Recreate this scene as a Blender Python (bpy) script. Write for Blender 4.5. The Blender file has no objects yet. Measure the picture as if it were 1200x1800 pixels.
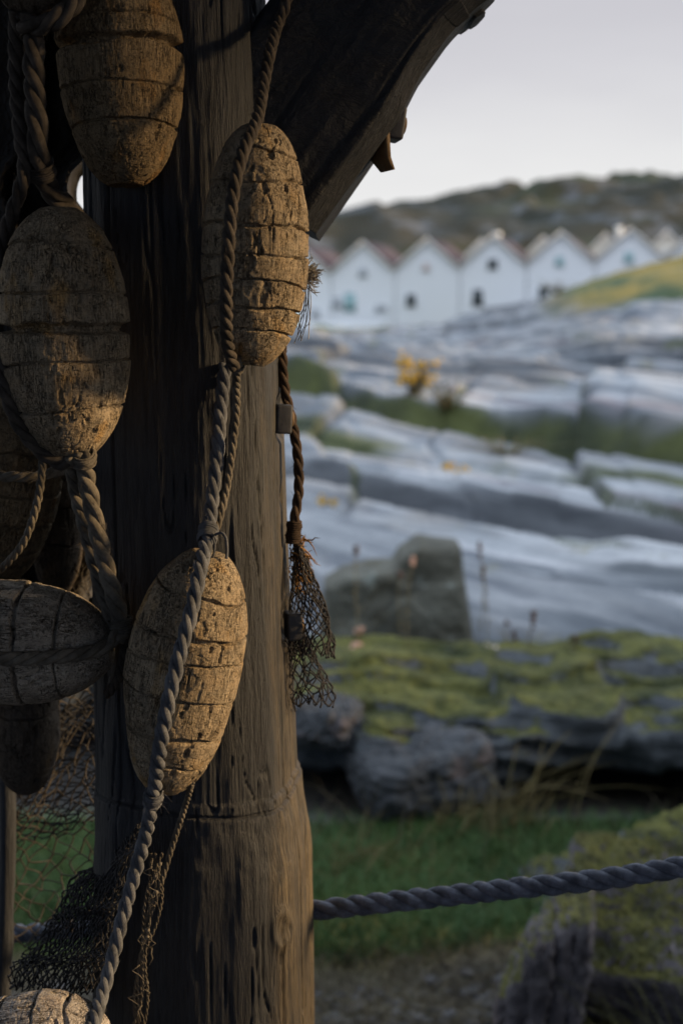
import bpy, math, random
import numpy as np
from mathutils import Vector, Matrix
random.seed(7); RNG = np.random.default_rng(7)
S = bpy.context.scene; COL = S.collection
R = math.radians
CAMZ = 1.4; PITCH = R(7.52); CP, SP = math.cos(PITCH), math.sin(PITCH)

def P(px, py, Y):
    """world point at depth Y seen in the 1200x1800 frame at px, py"""
    xr = (px-600)/2500.0; yr = -(py-900)/2500.0
    d = np.array([xr, CP+yr*SP, -SP+yr*CP])
    return np.array([0, 0, CAMZ]) + d*(Y/d[1])

# ------------------------------------------------------------------ noise
def _h(ix, iy, iz, seed):
    with np.errstate(over='ignore'):
        n = (ix.astype(np.uint32)*np.uint32(374761393) + iy.astype(np.uint32)*np.uint32(668265263)
             + iz.astype(np.uint32)*np.uint32(2147483647-1274126177 & 0xffffffff) + np.uint32((seed*2654435761) & 0xffffffff))
        n = (n ^ (n >> np.uint32(13)))*np.uint32(1274126177)
        n = (n ^ (n >> np.uint32(16)))*np.uint32(2246822519)
        n = n ^ (n >> np.uint32(15))
    return n.astype(np.float64)/2147483648.0 - 1.0

def vn(p, seed=0):
    p = np.asarray(p, float); f = np.floor(p); t = p-f
    i = f.astype(np.int64); u = t*t*t*(t*(t*6-15)+10)
    x0, y0, z0 = i[..., 0], i[..., 1], i[..., 2]
    def c(a, b, d): return _h(x0+a, y0+b, z0+d, seed)
    ux, uy, uz = u[..., 0], u[..., 1], u[..., 2]
    a = c(0,0,0)*(1-ux)+c(1,0,0)*ux; b = c(0,1,0)*(1-ux)+c(1,1,0)*ux
    e = c(0,0,1)*(1-ux)+c(1,0,1)*ux; g = c(0,1,1)*(1-ux)+c(1,1,1)*ux
    return (a*(1-uy)+b*uy)*(1-uz) + (e*(1-uy)+g*uy)*uz

def fbm(p, oct=4, seed=0, gain=.5):
    s = 0; a = 1.0; p = np.asarray(p, float); tot = 0
    for k in range(oct):
        s = s + a*vn(p, seed+k*17); tot += a; a *= gain; p = p*2.03 + 11.7
    return s/tot

def cells(u, v, seed=0, jit=.8):
    """2-D cell pattern: random value of the nearest cell and the distance to its border"""
    iu, iv = np.floor(u), np.floor(v); d1 = np.full(u.shape, 9.); d2 = d1.copy(); hid = np.zeros_like(u); z = np.zeros_like(u, dtype=np.int64)
    du = hid.copy(); dv = hid.copy()
    for a in (-1, 0, 1):
        for b in (-1, 0, 1):
            cu, cv = (iu+a).astype(np.int64), (iv+b).astype(np.int64)
            x = iu+a+.5+jit*.5*_h(cu, cv, z, seed); y = iv+b+.5+jit*.5*_h(cu, cv, z, seed+1)
            d = np.hypot(u-x, v-y); h = _h(cu, cv, z, seed+2); n = d < d1
            d2 = np.where(n, d1, np.minimum(d2, d)); hid = np.where(n, h, hid); du = np.where(n, u-x, du); dv = np.where(n, v-y, dv); d1 = np.where(n, d, d1)
    return hid, d2-d1, du, dv

def sm(a, b, x):
    t = np.clip((x-a)/(b-a), 0, 1); return t*t*(3-2*t)

# ------------------------------------------------------------------ mesh helpers
def mesh_np(name, V, Q=None, T=None, smooth=True, uv=None, attr=None):
    me = bpy.data.meshes.new(name)
    V = np.ascontiguousarray(V, dtype=np.float32).reshape(-1, 3)
    me.vertices.add(len(V)); me.vertices.foreach_set('co', V.ravel())
    loops = []; starts = []; n = 0
    if Q is not None and len(Q):
        Q = np.asarray(Q, np.int32).reshape(-1, 4); loops.append(Q.ravel()); starts.append(n+4*np.arange(len(Q))); n += Q.size
    if T is not None and len(T):
        T = np.asarray(T, np.int32).reshape(-1, 3); loops.append(T.ravel()); starts.append(n+3*np.arange(len(T))); n += T.size
    L = np.concatenate(loops).astype(np.int32); st = np.concatenate(starts).astype(np.int32)
    me.loops.add(len(L)); me.loops.foreach_set('vertex_index', L)
    me.polygons.add(len(st)); me.polygons.foreach_set('loop_start', st)
    me.update(calc_edges=True)
    if smooth: me.polygons.foreach_set('use_smooth', np.ones(len(st), bool))
    if uv is not None:
        l = me.uv_layers.new(name='UVMap'); l.data.foreach_set('uv', np.asarray(uv, np.float32)[L].ravel())
    if attr is not None:
        a = me.color_attributes.new('zone', 'FLOAT_COLOR', 'POINT')
        c = np.ones((len(V), 4), np.float32); c[:, :attr.shape[1]] = attr; a.data.foreach_set('color', c.ravel())
    me.validate()
    return me

def grid_q(n, m, wrap=False, off=0):
    """n rows, m columns; wrap closes the columns"""
    i = np.arange(n-1)[:, None]; j = np.arange(m if wrap else m-1)[None, :]
    k = (j+1) % m
    return off + np.stack([i*m+j, i*m+k, (i+1)*m+k, (i+1)*m+j], -1).reshape(-1, 4)

def obj(name, me, mat=None, parent=None, label=None, cat=None, group=None, kind=None):
    o = bpy.data.objects.new(name, me); COL.objects.link(o)
    if me is not None and mat is not None:
        for m in (mat if isinstance(mat, (list, tuple)) else [mat]): me.materials.append(m)
    if parent is not None: o.parent = parent
    tag(o, label, cat, group, kind); return o

def tag(o, label=None, cat=None, group=None, kind=None):
    if label: o['label'] = label
    if cat: o['category'] = cat
    if group: o['group'] = group
    if kind: o['kind'] = kind

def empty(name, loc=(0,0,0), rz=0, **k):
    o = obj(name, None, **k); o.location = loc; o.rotation_euler = (0,0,rz); return o

class MB:
    def __init__(s): s.V = []; s.Q = []; s.T = []; s.UV = []; s.n = 0
    def add(s, V, Q=None, T=None, uv=None):
        V = np.asarray(V, float).reshape(-1, 3)
        if Q is not None and len(Q): s.Q.append(np.asarray(Q).reshape(-1, 4)+s.n)
        if T is not None and len(T): s.T.append(np.asarray(T).reshape(-1, 3)+s.n)
        s.V.append(V); s.UV.append(np.zeros((len(V), 2)) if uv is None else uv); s.n += len(V)
    def tube(s, pts, r, sides=6, caps=True, v0=0.0):
        pts = np.asarray(pts, float); n = len(pts)
        r = np.broadcast_to(np.asarray(r, float), (n,))
        N, B = frames(pts)
        a = np.linspace(0, 2*np.pi, sides, endpoint=False)
        V = pts[:, None] + r[:, None, None]*(np.cos(a)[None, :, None]*N[:, None]+np.sin(a)[None, :, None]*B[:, None])
        d = np.concatenate([[0], np.cumsum(np.linalg.norm(np.diff(pts, axis=0), axis=1))])+v0
        tri = np.abs(2*(np.arange(sides)/sides)-1)
        uv = np.stack([np.broadcast_to(tri[None], (n, sides)), np.broadcast_to(d[:, None], (n, sides))], -1).reshape(-1, 2)
        Q = grid_q(n, sides, True); V = V.reshape(-1, 3); T = []
        if caps:
            V = np.concatenate([V, pts[:1], pts[-1:]]); uv = np.concatenate([uv, [[0, d[0]], [0, d[-1]]]])
            c0 = n*sides; j = np.arange(sides); k = (j+1) % sides
            T = np.concatenate([np.stack([k, j, np.full(sides, c0)], -1), np.stack([(n-1)*sides+j, (n-1)*sides+k, np.full(sides, c0+1)], -1)])
        s.add(V, Q, T, uv)
    def box(s, lo, hi):
        x0, y0, z0 = lo; x1, y1, z1 = hi
        V = [(x0,y0,z0),(x1,y0,z0),(x1,y1,z0),(x0,y1,z0),(x0,y0,z1),(x1,y0,z1),(x1,y1,z1),(x0,y1,z1)]
        s.add(V, [(0,3,2,1),(4,5,6,7),(0,1,5,4),(1,2,6,5),(2,3,7,6),(3,0,4,7)])
    def build(s, name, smooth=True):
        return mesh_np(name, np.concatenate(s.V), np.concatenate(s.Q) if s.Q else None, np.concatenate(s.T) if s.T else None, smooth, np.concatenate(s.UV))

def frames(pts):
    n = len(pts); T = np.gradient(pts, axis=0); T /= np.linalg.norm(T, axis=1, keepdims=True)+1e-12
    ref = np.array([0, 1, 0]) if abs(T[0][1]) < .9 else np.array([1, 0, 0])
    N = np.zeros((n, 3)); v = ref - T[0]*np.dot(ref, T[0]); N[0] = v/np.linalg.norm(v)
    for i in range(1, n):
        v = N[i-1]-T[i]*np.dot(N[i-1], T[i]); N[i] = v/(np.linalg.norm(v)+1e-12)
    return N, np.cross(T, N)

def spline(ctrl, step=.0015):
    c = np.asarray(ctrl, float)
    c = np.concatenate([[2*c[0]-c[1]], c, [2*c[-1]-c[-2]]])
    out = []
    for i in range(1, len(c)-2):
        p0, p1, p2, p3 = c[i-1:i+3]; n = 24; t = np.linspace(0, 1, n, endpoint=False)[:, None]
        out.append(.5*((2*p1)+(p2-p0)*t+(2*p0-5*p1+4*p2-p3)*t**2+(3*p1-p0-3*p2+p3)*t**3))
    q = np.concatenate(out+[c[-2:-1]])
    d = np.concatenate([[0], np.cumsum(np.linalg.norm(np.diff(q, axis=0), axis=1))])
    m = max(4, int(d[-1]/step)); u = np.linspace(0, d[-1], m)
    return np.stack([np.interp(u, d, q[:, k]) for k in range(3)], -1)

def pxs(pts): return [P(*p) for p in pts]

# ------------------------------------------------------------------ materials
class NT:
    def __init__(s, name):
        s.m = bpy.data.materials.new(name); s.m.use_nodes = True; s.t = s.m.node_tree; s.t.nodes.clear()
        s.out = s.n('ShaderNodeOutputMaterial'); s.b = s.n('ShaderNodeBsdfPrincipled'); s.l(s.b.outputs[0], s.out.inputs[0])
        s.tc = s.n('ShaderNodeTexCoord')
    def n(s, ty, **k):
        x = s.t.nodes.new(ty)
        for a, b in k.items(): setattr(x, a, b)
        return x
    def l(s, a, b): s.t.links.new(a, b)
    def coord(s, sc=(1,1,1), rot=(0,0,0), src='Object'):
        m = s.n('ShaderNodeMapping'); s.l(s.tc.outputs[src], m.inputs[0]); m.inputs['Scale'].default_value = sc; m.inputs['Rotation'].default_value = rot
        return m.outputs[0]
    def strata(s, ang, sc):
        return s.coord2(sc, (0, 0, R(ang)))
    def coord2(s, sc, rot):
        a = s.coord((1,1,1), rot); m = s.n('ShaderNodeMapping'); s.l(a, m.inputs[0]); m.inputs['Scale'].default_value = sc; return m.outputs[0]
    def noise(s, vec, scale, detail=4, rough=.55, dist=0):
        x = s.n('ShaderNodeTexNoise'); s.l(vec, x.inputs['Vector']); x.inputs['Scale'].default_value = scale
        x.inputs['Detail'].default_value = detail; x.inputs['Roughness'].default_value = rough; x.inputs['Distortion'].default_value = dist
        return x.outputs['Fac']
    def ramp(s, fac, stops, mode='LINEAR'):
        x = s.n('ShaderNodeValToRGB'); s.l(fac, x.inputs[0]); e = x.color_ramp.elements; x.color_ramp.interpolation = mode
        while len(e) < len(stops): e.new(.5)
        for el, (p, c) in zip(e, stops):
            el.position = p; el.color = (c, c, c, 1) if not hasattr(c, '__len__') else (*c, 1)
        return x.outputs[0]
    def mix(s, fac, a, b, mode='MIX'):
        x = s.n('ShaderNodeMix', data_type='RGBA', blend_type=mode)
        for i, v in ((0, fac), (6, a), (7, b)):
            if hasattr(v, 'links'): s.l(v, x.inputs[i])
            elif i == 0: x.inputs[0].default_value = v
            else: x.inputs[i].default_value = (*v, 1)
        return x.outputs[2]
    def math(s, op, a, b=0.0, clamp=False):
        x = s.n('ShaderNodeMath', operation=op, use_clamp=clamp)
        for i, v in ((0, a), (1, b)):
            if hasattr(v, 'links'): s.l(v, x.inputs[i])
            else: x.inputs[i].default_value = v
        return x.outputs[0]
    def attr(s, name='zone'):
        a = s.n('ShaderNodeAttribute', attribute_name=name); x = s.n('ShaderNodeSeparateColor'); s.l(a.outputs['Color'], x.inputs[0]); return x.outputs
    def upness(s):
        g = s.n('ShaderNodeNewGeometry'); x = s.n('ShaderNodeSeparateXYZ'); s.l(g.outputs['Normal'], x.inputs[0]); return x.outputs[2]
    def done(s, col, rough=.85, bumps=(), spec=.3):
        if hasattr(col, 'links'): s.l(col, s.b.inputs['Base Color'])
        else: s.b.inputs['Base Color'].default_value = (*col, 1)
        if hasattr(rough, 'links'): s.l(rough, s.b.inputs['Roughness'])
        else: s.b.inputs['Roughness'].default_value = rough
        s.b.inputs['Specular IOR Level'].default_value = spec
        prev = None
        for h, dist, st in bumps:
            b = s.n('ShaderNodeBump'); s.l(h, b.inputs['Height']); b.inputs['Distance'].default_value = dist; b.inputs['Strength'].default_value = st
            if prev is not None: s.l(prev, b.inputs['Normal'])
            prev = b.outputs[0]
        if prev is not None: s.l(prev, s.b.inputs['Normal'])
        return s.m

def mat_plain(name, c, rough=.8, var=.25, scale=30):
    m = NT(name); f = m.noise(m.coord(), scale, 5)
    col = m.mix(f, [x*(1-var) for x in c], [min(1, x*(1+var)) for x in c])
    return m.done(col, rough, [(f, .002, .3)])

def mat_cork(name, a, b, g, warm):
    m = NT(name); v = m.coord()
    big = m.noise(v, 22, 4, .6); mid = m.noise(v, 90, 4, .6)
    col = m.mix(m.ramp(big, [(.35, 0.0), (.65, 1.0)]), a, b)
    col = m.mix(m.ramp(mid, [(.42, 0.0), (.7, .8)]), col, g)
    col = m.mix(m.ramp(m.noise(m.coord((1,1,.5)), 38, 3, .6), [(.56, 0.0), (.7, .75)]), col, warm)
    vert = m.noise(m.coord((1, 1, .12)), 520, 3, .6)
    col = m.mix(m.ramp(vert, [(.3, .55), (.5, 0.0)]), col, (.075, .058, .04))
    spk = m.noise(m.coord((1,1,1.8)), 330, 3, .65)
    col = m.mix(m.ramp(spk, [(.33, .8), (.42, 0.0)]), col, (.05, .04, .03))
    # dark weather checks: thin lines along the grain and short ones across it
    def line(vec, sc, w, k):
        d = m.math('ABSOLUTE', m.math('SUBTRACT', m.noise(vec, sc, 2, .5), .5)); return m.ramp(d, [(0.0, k), (w, 0.0)])
    patch = m.ramp(m.noise(v, 60, 3, .6), [(.4, .15), (.6, 1.0)])
    l1 = m.math('MULTIPLY', m.math('MAXIMUM', line(m.coord((1, 1, .09)), 300, .030, 1.0), line(m.coord((1, 1, .13), (0, 0, .7)), 620, .034, .9)), patch); l2 = m.math('MULTIPLY', line(m.coord((.22, .22, 1)), 420, .014, .8), patch)
    lines = m.math('MAXIMUM', l1, l2)
    col = m.mix(m.math('MULTIPLY', lines, .9), col, (.045, .035, .026)); nl = m.math('MULTIPLY', lines, -1.0)
    fine = m.noise(v, 900, 3, .6)
    hor = m.noise(m.coord((.3, .3, 1)), 700, 2, .5)
    return m.done(col, .9, [(nl, .0022, 1.0), (vert, .0012, .7), (spk, .0012, .8), (hor, .0007, .6), (fine, .0005, .7)], .15)

def mat_wood(name, a, b, dark, sc=(1,1,.05), lit_edge=None):
    m = NT(name)
    s1 = m.noise(m.coord((sc[0], sc[1], sc[2]*1.5)), 190, 8, .68, .6); s2 = m.noise(m.coord((sc[0], sc[1], sc[2]*2.2)), 520, 4, .65, .3); big = m.noise(m.coord((1,1,.35)), 14, 4, .6)
    col = m.mix(m.ramp(big, [(.35, 0.0), (.65, 1.0)]), a, b)
    if lit_edge:   # sunlit golden strip painted along the right edge
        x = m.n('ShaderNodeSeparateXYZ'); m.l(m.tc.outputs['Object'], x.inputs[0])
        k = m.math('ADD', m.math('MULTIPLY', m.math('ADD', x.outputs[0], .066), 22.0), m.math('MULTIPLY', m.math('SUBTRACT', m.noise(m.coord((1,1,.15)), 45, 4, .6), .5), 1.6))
        col = m.mix(m.ramp(k, [(.0, 0.0), (1.0, 1.0)]), col, lit_edge)
    col = m.mix(m.ramp(s1, [(.34, .85), (.52, 0.0)]), col, dark)
    col = m.mix(m.ramp(s2, [(.35, .5), (.55, 0.0)]), col, dark)
    return m.done(col, .6, [(s1, .004, 1.0), (s2, .0016, .9), (m.noise(m.coord(), 600, 3), .0004, .5)], .35)

def mat_rope(name, a, b, rough=.85):
    m = NT(name)
    uvm = m.coord((5, 260, 1), src='UV')
    # fibre streaks run along the strand: noise stretched along V
    f = m.noise(m.coord((16, 110, 1), src='UV'), 1.0, 4, .7); g = m.noise(m.coord((60, 300, 1), src='UV'), 1.0, 3, .6)
    w = m.noise(m.coord(), 60, 4, .6)
    col = m.mix(f, a, b); col = m.mix(m.ramp(w, [(.38, 0.0), (.62, .75)]), col, [x*.45 for x in a]); col = m.mix(m.ramp(m.noise(m.coord(), 170, 4, .65), [(.55, 0.0), (.7, .5)]), col, [x*.4 for x in a])
    return m.done(col, rough, [(f, .0012, .8), (g, .0006, .7)], .2)

def mat_rock(name, pale, mid, dark, streak, moss=None, mosscov=.5, rot=(0,0,0), sc=(1,1,6), zone=False, lich=None, bscale=1.0):
    m = NT(name); v = m.coord(sc, rot)
    s1 = m.noise(v, 1.1*bscale, 7, .62, .6); s2 = m.noise(v, 4.0*bscale, 5, .6, .4); iso = m.noise(m.coord(), 3.0*bscale, 6, .65); fine = m.noise(m.coord(), 28*bscale, 5, .65)
    col = m.mix(m.ramp(s1, [(.36, 0.0), (.58, 1.0)]), mid, pale)
    col = m.mix(m.ramp(s2, [(.30, .9), (.46, 0.0)]), col, dark)
    col = m.mix(m.ramp(m.noise(v, 2.1*bscale, 4, .6), [(.58, 0.0), (.68, .75)]), col, streak)
    col = m.mix(m.ramp(iso, [(.32, .65), (.5, 0.0)]), col, mid)
    if lich: col = m.mix(m.ramp(m.noise(m.coord(), 6*bscale, 5, .7), [(.6, 0.0), (.68, .8)]), col, lich)
    col = m.mix(m.ramp(fine, [(.3, .35), (.5, 0.0)]), col, dark)
    if moss:
        up = m.upness(); k = m.math('ADD', up, m.math('MULTIPLY', m.math('SUBTRACT', m.noise(m.coord((1,1,2)), 2.4*bscale, 6, .68), .5), 1.9))
        fac = m.ramp(m.math('SUBTRACT', k, 1-mosscov), [(.40, 0.0), (.56, 1.0)])
        mc = m.mix(m.ramp(m.noise(m.coord(), 7*bscale, 5, .7), [(.35, 0.0), (.62, 1.0)]), moss[0], moss[1])
        mc = m.mix(m.ramp(m.noise(m.coord(), 40*bscale, 4, .7), [(.35, .6), (.55, 0.0)]), mc, [x*.45 for x in moss[0]])
        col = m.mix(fac, col, mc)
    return m.done(col, .82, ([(m.math('MULTIPLY', fac, m.noise(m.coord(), 34*bscale, 5, .7)), .03, 1.0)] if moss else [])+[(s2, .05/bscale, .6), (iso, .05/bscale, .5), (fine, .008/bscale, .7)], .3)

M = {}
M['cork'] = mat_cork('cork_tan', (.30,.225,.14), (.42,.33,.215), (.22,.185,.135), (.46,.28,.10))
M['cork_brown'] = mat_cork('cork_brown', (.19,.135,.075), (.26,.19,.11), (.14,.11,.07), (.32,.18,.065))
M['cork_shade'] = mat_cork('cork_shaded', (.10,.08,.06), (.14,.11,.08), (.08,.068,.055), (.15,.10,.05))  # darker copy of the cork, shade painted in for floats in shadow
M['cork_grey'] = mat_cork('cork_grey', (.36,.305,.235), (.47,.41,.325), (.26,.225,.18), (.2,.17,.13))
M['cork_white'] = mat_cork('cork_bleached', (.47,.42,.37), (.60,.54,.48), (.36,.32,.28), (.44,.36,.29))
M['post'] = mat_wood('post_wood', (.021,.024,.030), (.036,.037,.038), (.010,.011,.014), lit_edge=(.15,.112,.062))
M['brace'] = mat_wood('brace_wood', (.013,.015,.019), (.021,.022,.024), (.008,.009,.011), (.12,1,.12))
M['dark_wood'] = mat_wood('dark_timber', (.036,.040,.048), (.055,.058,.064), (.02,.022,.026))
M['iron'] = mat_plain('weathered_iron', (.045,.046,.05), .55, .4, 120)
M['iron_rust'] = mat_plain('rusty_iron', (.13,.085,.045), .75, .5, 160)
M['rope_grey'] = mat_rope('rope_grey', (.11,.115,.125), (.21,.215,.23))
M['rope_tan'] = mat_rope('rope_tan', (.13,.112,.088), (.235,.205,.16))
M['rope_blue'] = mat_rope('rope_slate', (.125,.14,.175), (.25,.275,.335))
M['rope_dark'] = mat_rope('rope_dark', (.06,.05,.042), (.12,.10,.08))
M['rope_rust'] = mat_rope('rope_rust', (.06,.04,.028), (.105,.07,.045))
M['fibre_orange'] = mat_plain('orange_fibre', (.26,.14,.045), .8, .4, 200)
M['twine'] = mat_rope('pale_twine', (.46,.42,.36), (.66,.61,.53))
M['net_dark'] = mat_plain('net_twine_dark', (.026,.025,.026), .85, .4, 200)
M['net_brown'] = mat_plain('net_twine_brown', (.055,.046,.036), .85, .4, 200)

# ------------------------------------------------------------------ camera, light, sky
cam = bpy.data.cameras.new('camera'); co = bpy.data.objects.new('camera', cam); COL.objects.link(co); S.camera = co
co.location = (0, 0, CAMZ); co.rotation_euler = (math.pi/2-PITCH, 0, 0)
cam.sensor_fit = 'AUTO'; cam.sensor_width = 36; cam.lens = 50; cam.clip_start = .05; cam.clip_end = 3000
cam.dof.use_dof = True; cam.dof.focus_distance = 1.15; cam.dof.aperture_fstop = 5.2; cam.dof.aperture_blades = 9

SUN_EL, SUN_AZ = 14.0, 89.0      # azimuth measured from behind the camera (-Y) towards +X
sd = Vector((math.sin(R(SUN_AZ))*math.cos(R(SUN_EL)), -math.cos(R(SUN_AZ))*math.cos(R(SUN_EL)), math.sin(R(SUN_EL))))
sl = bpy.data.lights.new('sun', 'SUN'); sl.energy = 5.0; sl.angle = R(8); sl.color = (1, .69, .36)
so = bpy.data.objects.new('sun', sl); COL.objects.link(so); so.rotation_euler = sd.to_track_quat('Z', 'Y').to_euler(); so.location = (6, -2, 6)

W = bpy.data.worlds.new('World'); S.world = W; W.use_nodes = True; wt = W.node_tree; wt.nodes.clear()
def wn(ty, **k):
    x = wt.nodes.new(ty)
    for a, b in k.items(): setattr(x, a, b)
    return x
wo = wn('ShaderNodeOutputWorld'); sky = wn('ShaderNodeTexSky', sky_type='NISHITA'); sky.sun_disc = False
sky.sun_elevation = R(SUN_EL); sky.sun_rotation = R(180-SUN_AZ); sky.air_density = 1.2; sky.dust_density = 2.5; sky.ozone_density = 2
bg1 = wn('ShaderNodeBackground'); bg1.inputs[1].default_value = .06; wt.links.new(sky.outputs[0], bg1.inputs[0])
wtc = wn('ShaderNodeTexCoord'); sx = wn('ShaderNodeSeparateXYZ'); wt.links.new(wtc.outputs['Generated'], sx.inputs[0])
mp = wn('ShaderNodeMapping'); mp.inputs['Scale'].default_value = (1.2, 1.2, 5); wt.links.new(wtc.outputs['Generated'], mp.inputs[0])
cn = wn('ShaderNodeTexNoise'); cn.inputs['Scale'].default_value = 1.6; cn.inputs['Detail'].default_value = 6; cn.inputs['Roughness'].default_value = .5; wt.links.new(mp.outputs[0], cn.inputs['Vector'])
ad = wn('ShaderNodeMath', operation='MULTIPLY_ADD'); wt.links.new(cn.outputs['Fac'], ad.inputs[0]); ad.inputs[1].default_value = .17; wt.links.new(sx.outputs[2], ad.inputs[2])
rp = wn('ShaderNodeValToRGB'); wt.links.new(ad.outputs[0], rp.inputs[0])
stops = [(0.0, (.45,.47,.50)), (.135, (.86,.86,.85)), (.195, (.76,.755,.765)), (.255, (.62,.61,.645)), (.345, (.475,.46,.505)), (.405, (.45,.44,.49)), (.6, (1.25,1.40,1.60)), (1.0, (1.6,1.85,2.25))]
e = rp.color_ramp.elements
while len(e) < len(stops): e.new(.5)
for el, (p, c) in zip(e, stops): el.position = p; el.color = (*c, 1)
by = wn('ShaderNodeMapRange'); wt.links.new(sx.outputs[1], by.inputs[0]); by.inputs[1].default_value = .25; by.inputs[2].default_value = -.45
bm = wn('ShaderNodeMix', data_type='RGBA')
bz = wn('ShaderNodeMapRange'); wt.links.new(sx.outputs[2], bz.inputs[0]); bz.inputs[1].default_value = .55; bz.inputs[2].default_value = .22
bf = wn('ShaderNodeMath', operation='MULTIPLY'); wt.links.new(by.outputs[0], bf.inputs[0]); wt.links.new(bz.outputs[0], bf.inputs[1]); wt.links.new(bf.outputs[0], bm.inputs[0]); wt.links.new(rp.outputs[0], bm.inputs[6]); bm.inputs[7].default_value = (.17, .25, .42, 1)
# the sky is brighter round the veiled sun
dt = wn('ShaderNodeVectorMath', operation='DOT_PRODUCT'); wt.links.new(wtc.outputs['Generated'], dt.inputs[0]); dt.inputs[1].default_value = tuple(sd)
gl = wn('ShaderNodeValToRGB'); wt.links.new(dt.outputs['Value'], gl.inputs[0]); ge = gl.color_ramp.elements
ge[0].position = .45; ge[0].color = (0, 0, 0, 1); ge[1].position = 1.0; ge[1].color = (.85, .82, .80, 1)
gm = wn('ShaderNodeMix', data_type='RGBA', blend_type='ADD'); gm.inputs[0].default_value = 1; wt.links.new(bm.outputs[2], gm.inputs[6]); wt.links.new(gl.outputs[0], gm.inputs[7])
bg2 = wn('ShaderNodeBackground'); bg2.inputs[1].default_value = 1.0; wt.links.new(gm.outputs[2], bg2.inputs[0])
mx = wn('ShaderNodeMixShader'); mx.inputs[0].default_value = .85
wt.links.new(bg1.outputs[0], mx.inputs[1]); wt.links.new(bg2.outputs[0], mx.inputs[2]); wt.links.new(mx.outputs[0], wo.inputs[0])
S.view_settings.view_transform = 'Standard'; S.view_settings.look = 'None'; S.view_settings.exposure = .28; S.view_settings.gamma = 1
S.render.engine = 'CYCLES'
S.cycles.use_denoising = True

# ------------------------------------------------------------------ ground sheet
QP = [(-1e4,0),(3.95,0.0),(4.3,.08),(5.0,.12),(5.3,.20),(6.0,.42),(6.05,.39),(6.5,.545),(6.66,.565),(6.78,.40),(7.0,.44),(7.15,.62),(7.7,.69),(7.76,.65),(8.3,.755),(8.6,.76),(8.72,.68),(8.9,.70),(9.08,.99),(9.5,1.04),(12,1.07),(15,1.09),(16.4,1.05),(17.5,1.06),(18.2,1.2),(30,1.24),(45,1.28),(60,1.22),(90,1.16),(140,1.15),(1e4,1.1)]
QX = np.array([q[0] for q in QP]); QZ = np.array([q[1] for q in QP])
def ground_z(x, y, detail=True):
    x = np.asarray(x, float); y = np.asarray(y, float); z0 = np.zeros_like(x)
    p = np.stack([x, y, z0], -1)
    far = sm(4.2, 5.4, y)
    k = 1.15*np.minimum(1, 7/np.maximum(y, 1))
    w = vn(p*.4+3.1, 5)*.22 + vn(p*1.6+9, 6)*.08 + .05*fbm(p*4, 3, 7)
    q = y + (k*(x-.45) + w*np.clip(y/7, .5, 2.5))*far
    z = np.interp(q, QX, QZ)
    # broad humps of bare rock
    z = z + far*(.16*np.exp(-(((x-1.9)/1.2)**2+((y-9.6)/1.5)**2)) + .30*np.exp(-(((x-4.2)/2.2)**2+((y-15)/3)**2)))
    z = z + 2.15*np.exp(-(((x-11.4)/4.8)**2+((y-37)/8)**2)) + .55*np.exp(-(((x-5)/3.5)**2+((y-40)/7)**2))
    z = z - .12*sm(14, 24, y)*np.exp(-((x+1)/4)**2)*sm(60, 30, y)
    z = z + (1.75+.25*vn(p*1.3, 44))*np.exp(-((x-5.2)/1.15)**2)*sm(-3, -.5, y)*sm(8.5, 6.0, y)  # bank added out of view to keep low sun off the near ground
    z = z - .42*sm(12, 24, y)*sm(.19, .07, x/np.maximum(y, .1))*sm(110, 70, y)
    z = z - .12*(np.clip(x, -1.5, 4)-.9)*sm(7.5, 9.5, y)*sm(24, 16, y) - .07*(np.clip(x, -1, 2.5)-.6)*sm(4.9, 5.6, y)*sm(8.6, 7.4, y)
    if detail:
        s = far*np.clip(y/8, .5, 3); yy = y+1.1*x*np.minimum(1, 9/np.maximum(y, 1))
        z = z + s*(.055*vn(np.stack([x*.35, yy*.75, z0], -1), 21) + .022*vn(np.stack([x*.8, yy*1.9, z0], -1), 22) + .012*fbm(p*3.5, 4, 23))
        wx = .25*vn(p*1.1, 33)+.10*fbm(p*3, 3, 35); sc_ = np.clip(y/8, .8, 2)
        h1, e1, du, dv = cells((x*.24+wx*.5)/sc_, (yy*1.35+wx)/sc_, 81)
        h2, e2, du2, dv2 = cells((x*.42+wx)/sc_, (yy*2.9+wx*1.6)/sc_, 84)
        z = z + far*sc_*(.050*h1+.05*h1*dv+.008*h2+.012*dv2*h2 - .03*sm(.08, .0, e1) - .010*sm(.05, .0, e2))
        led = vn(np.stack([x*.28, yy*1.15, z0], -1), 31)
        z = z + s*.06*(sm(-.02, .05, led)-.5)
        led2 = vn(np.stack([x*.5+4, yy*2.6, z0], -1), 32); z = z + s*.035*(sm(.1, .16, led2)-.5)
        z = z + (1-far)*(.018*fbm(p*3, 3, 41))
        z = z + (1-far)*.05*sm(2.85, 3.15, y+.12*vn(p*3, 8))
    return z

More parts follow.
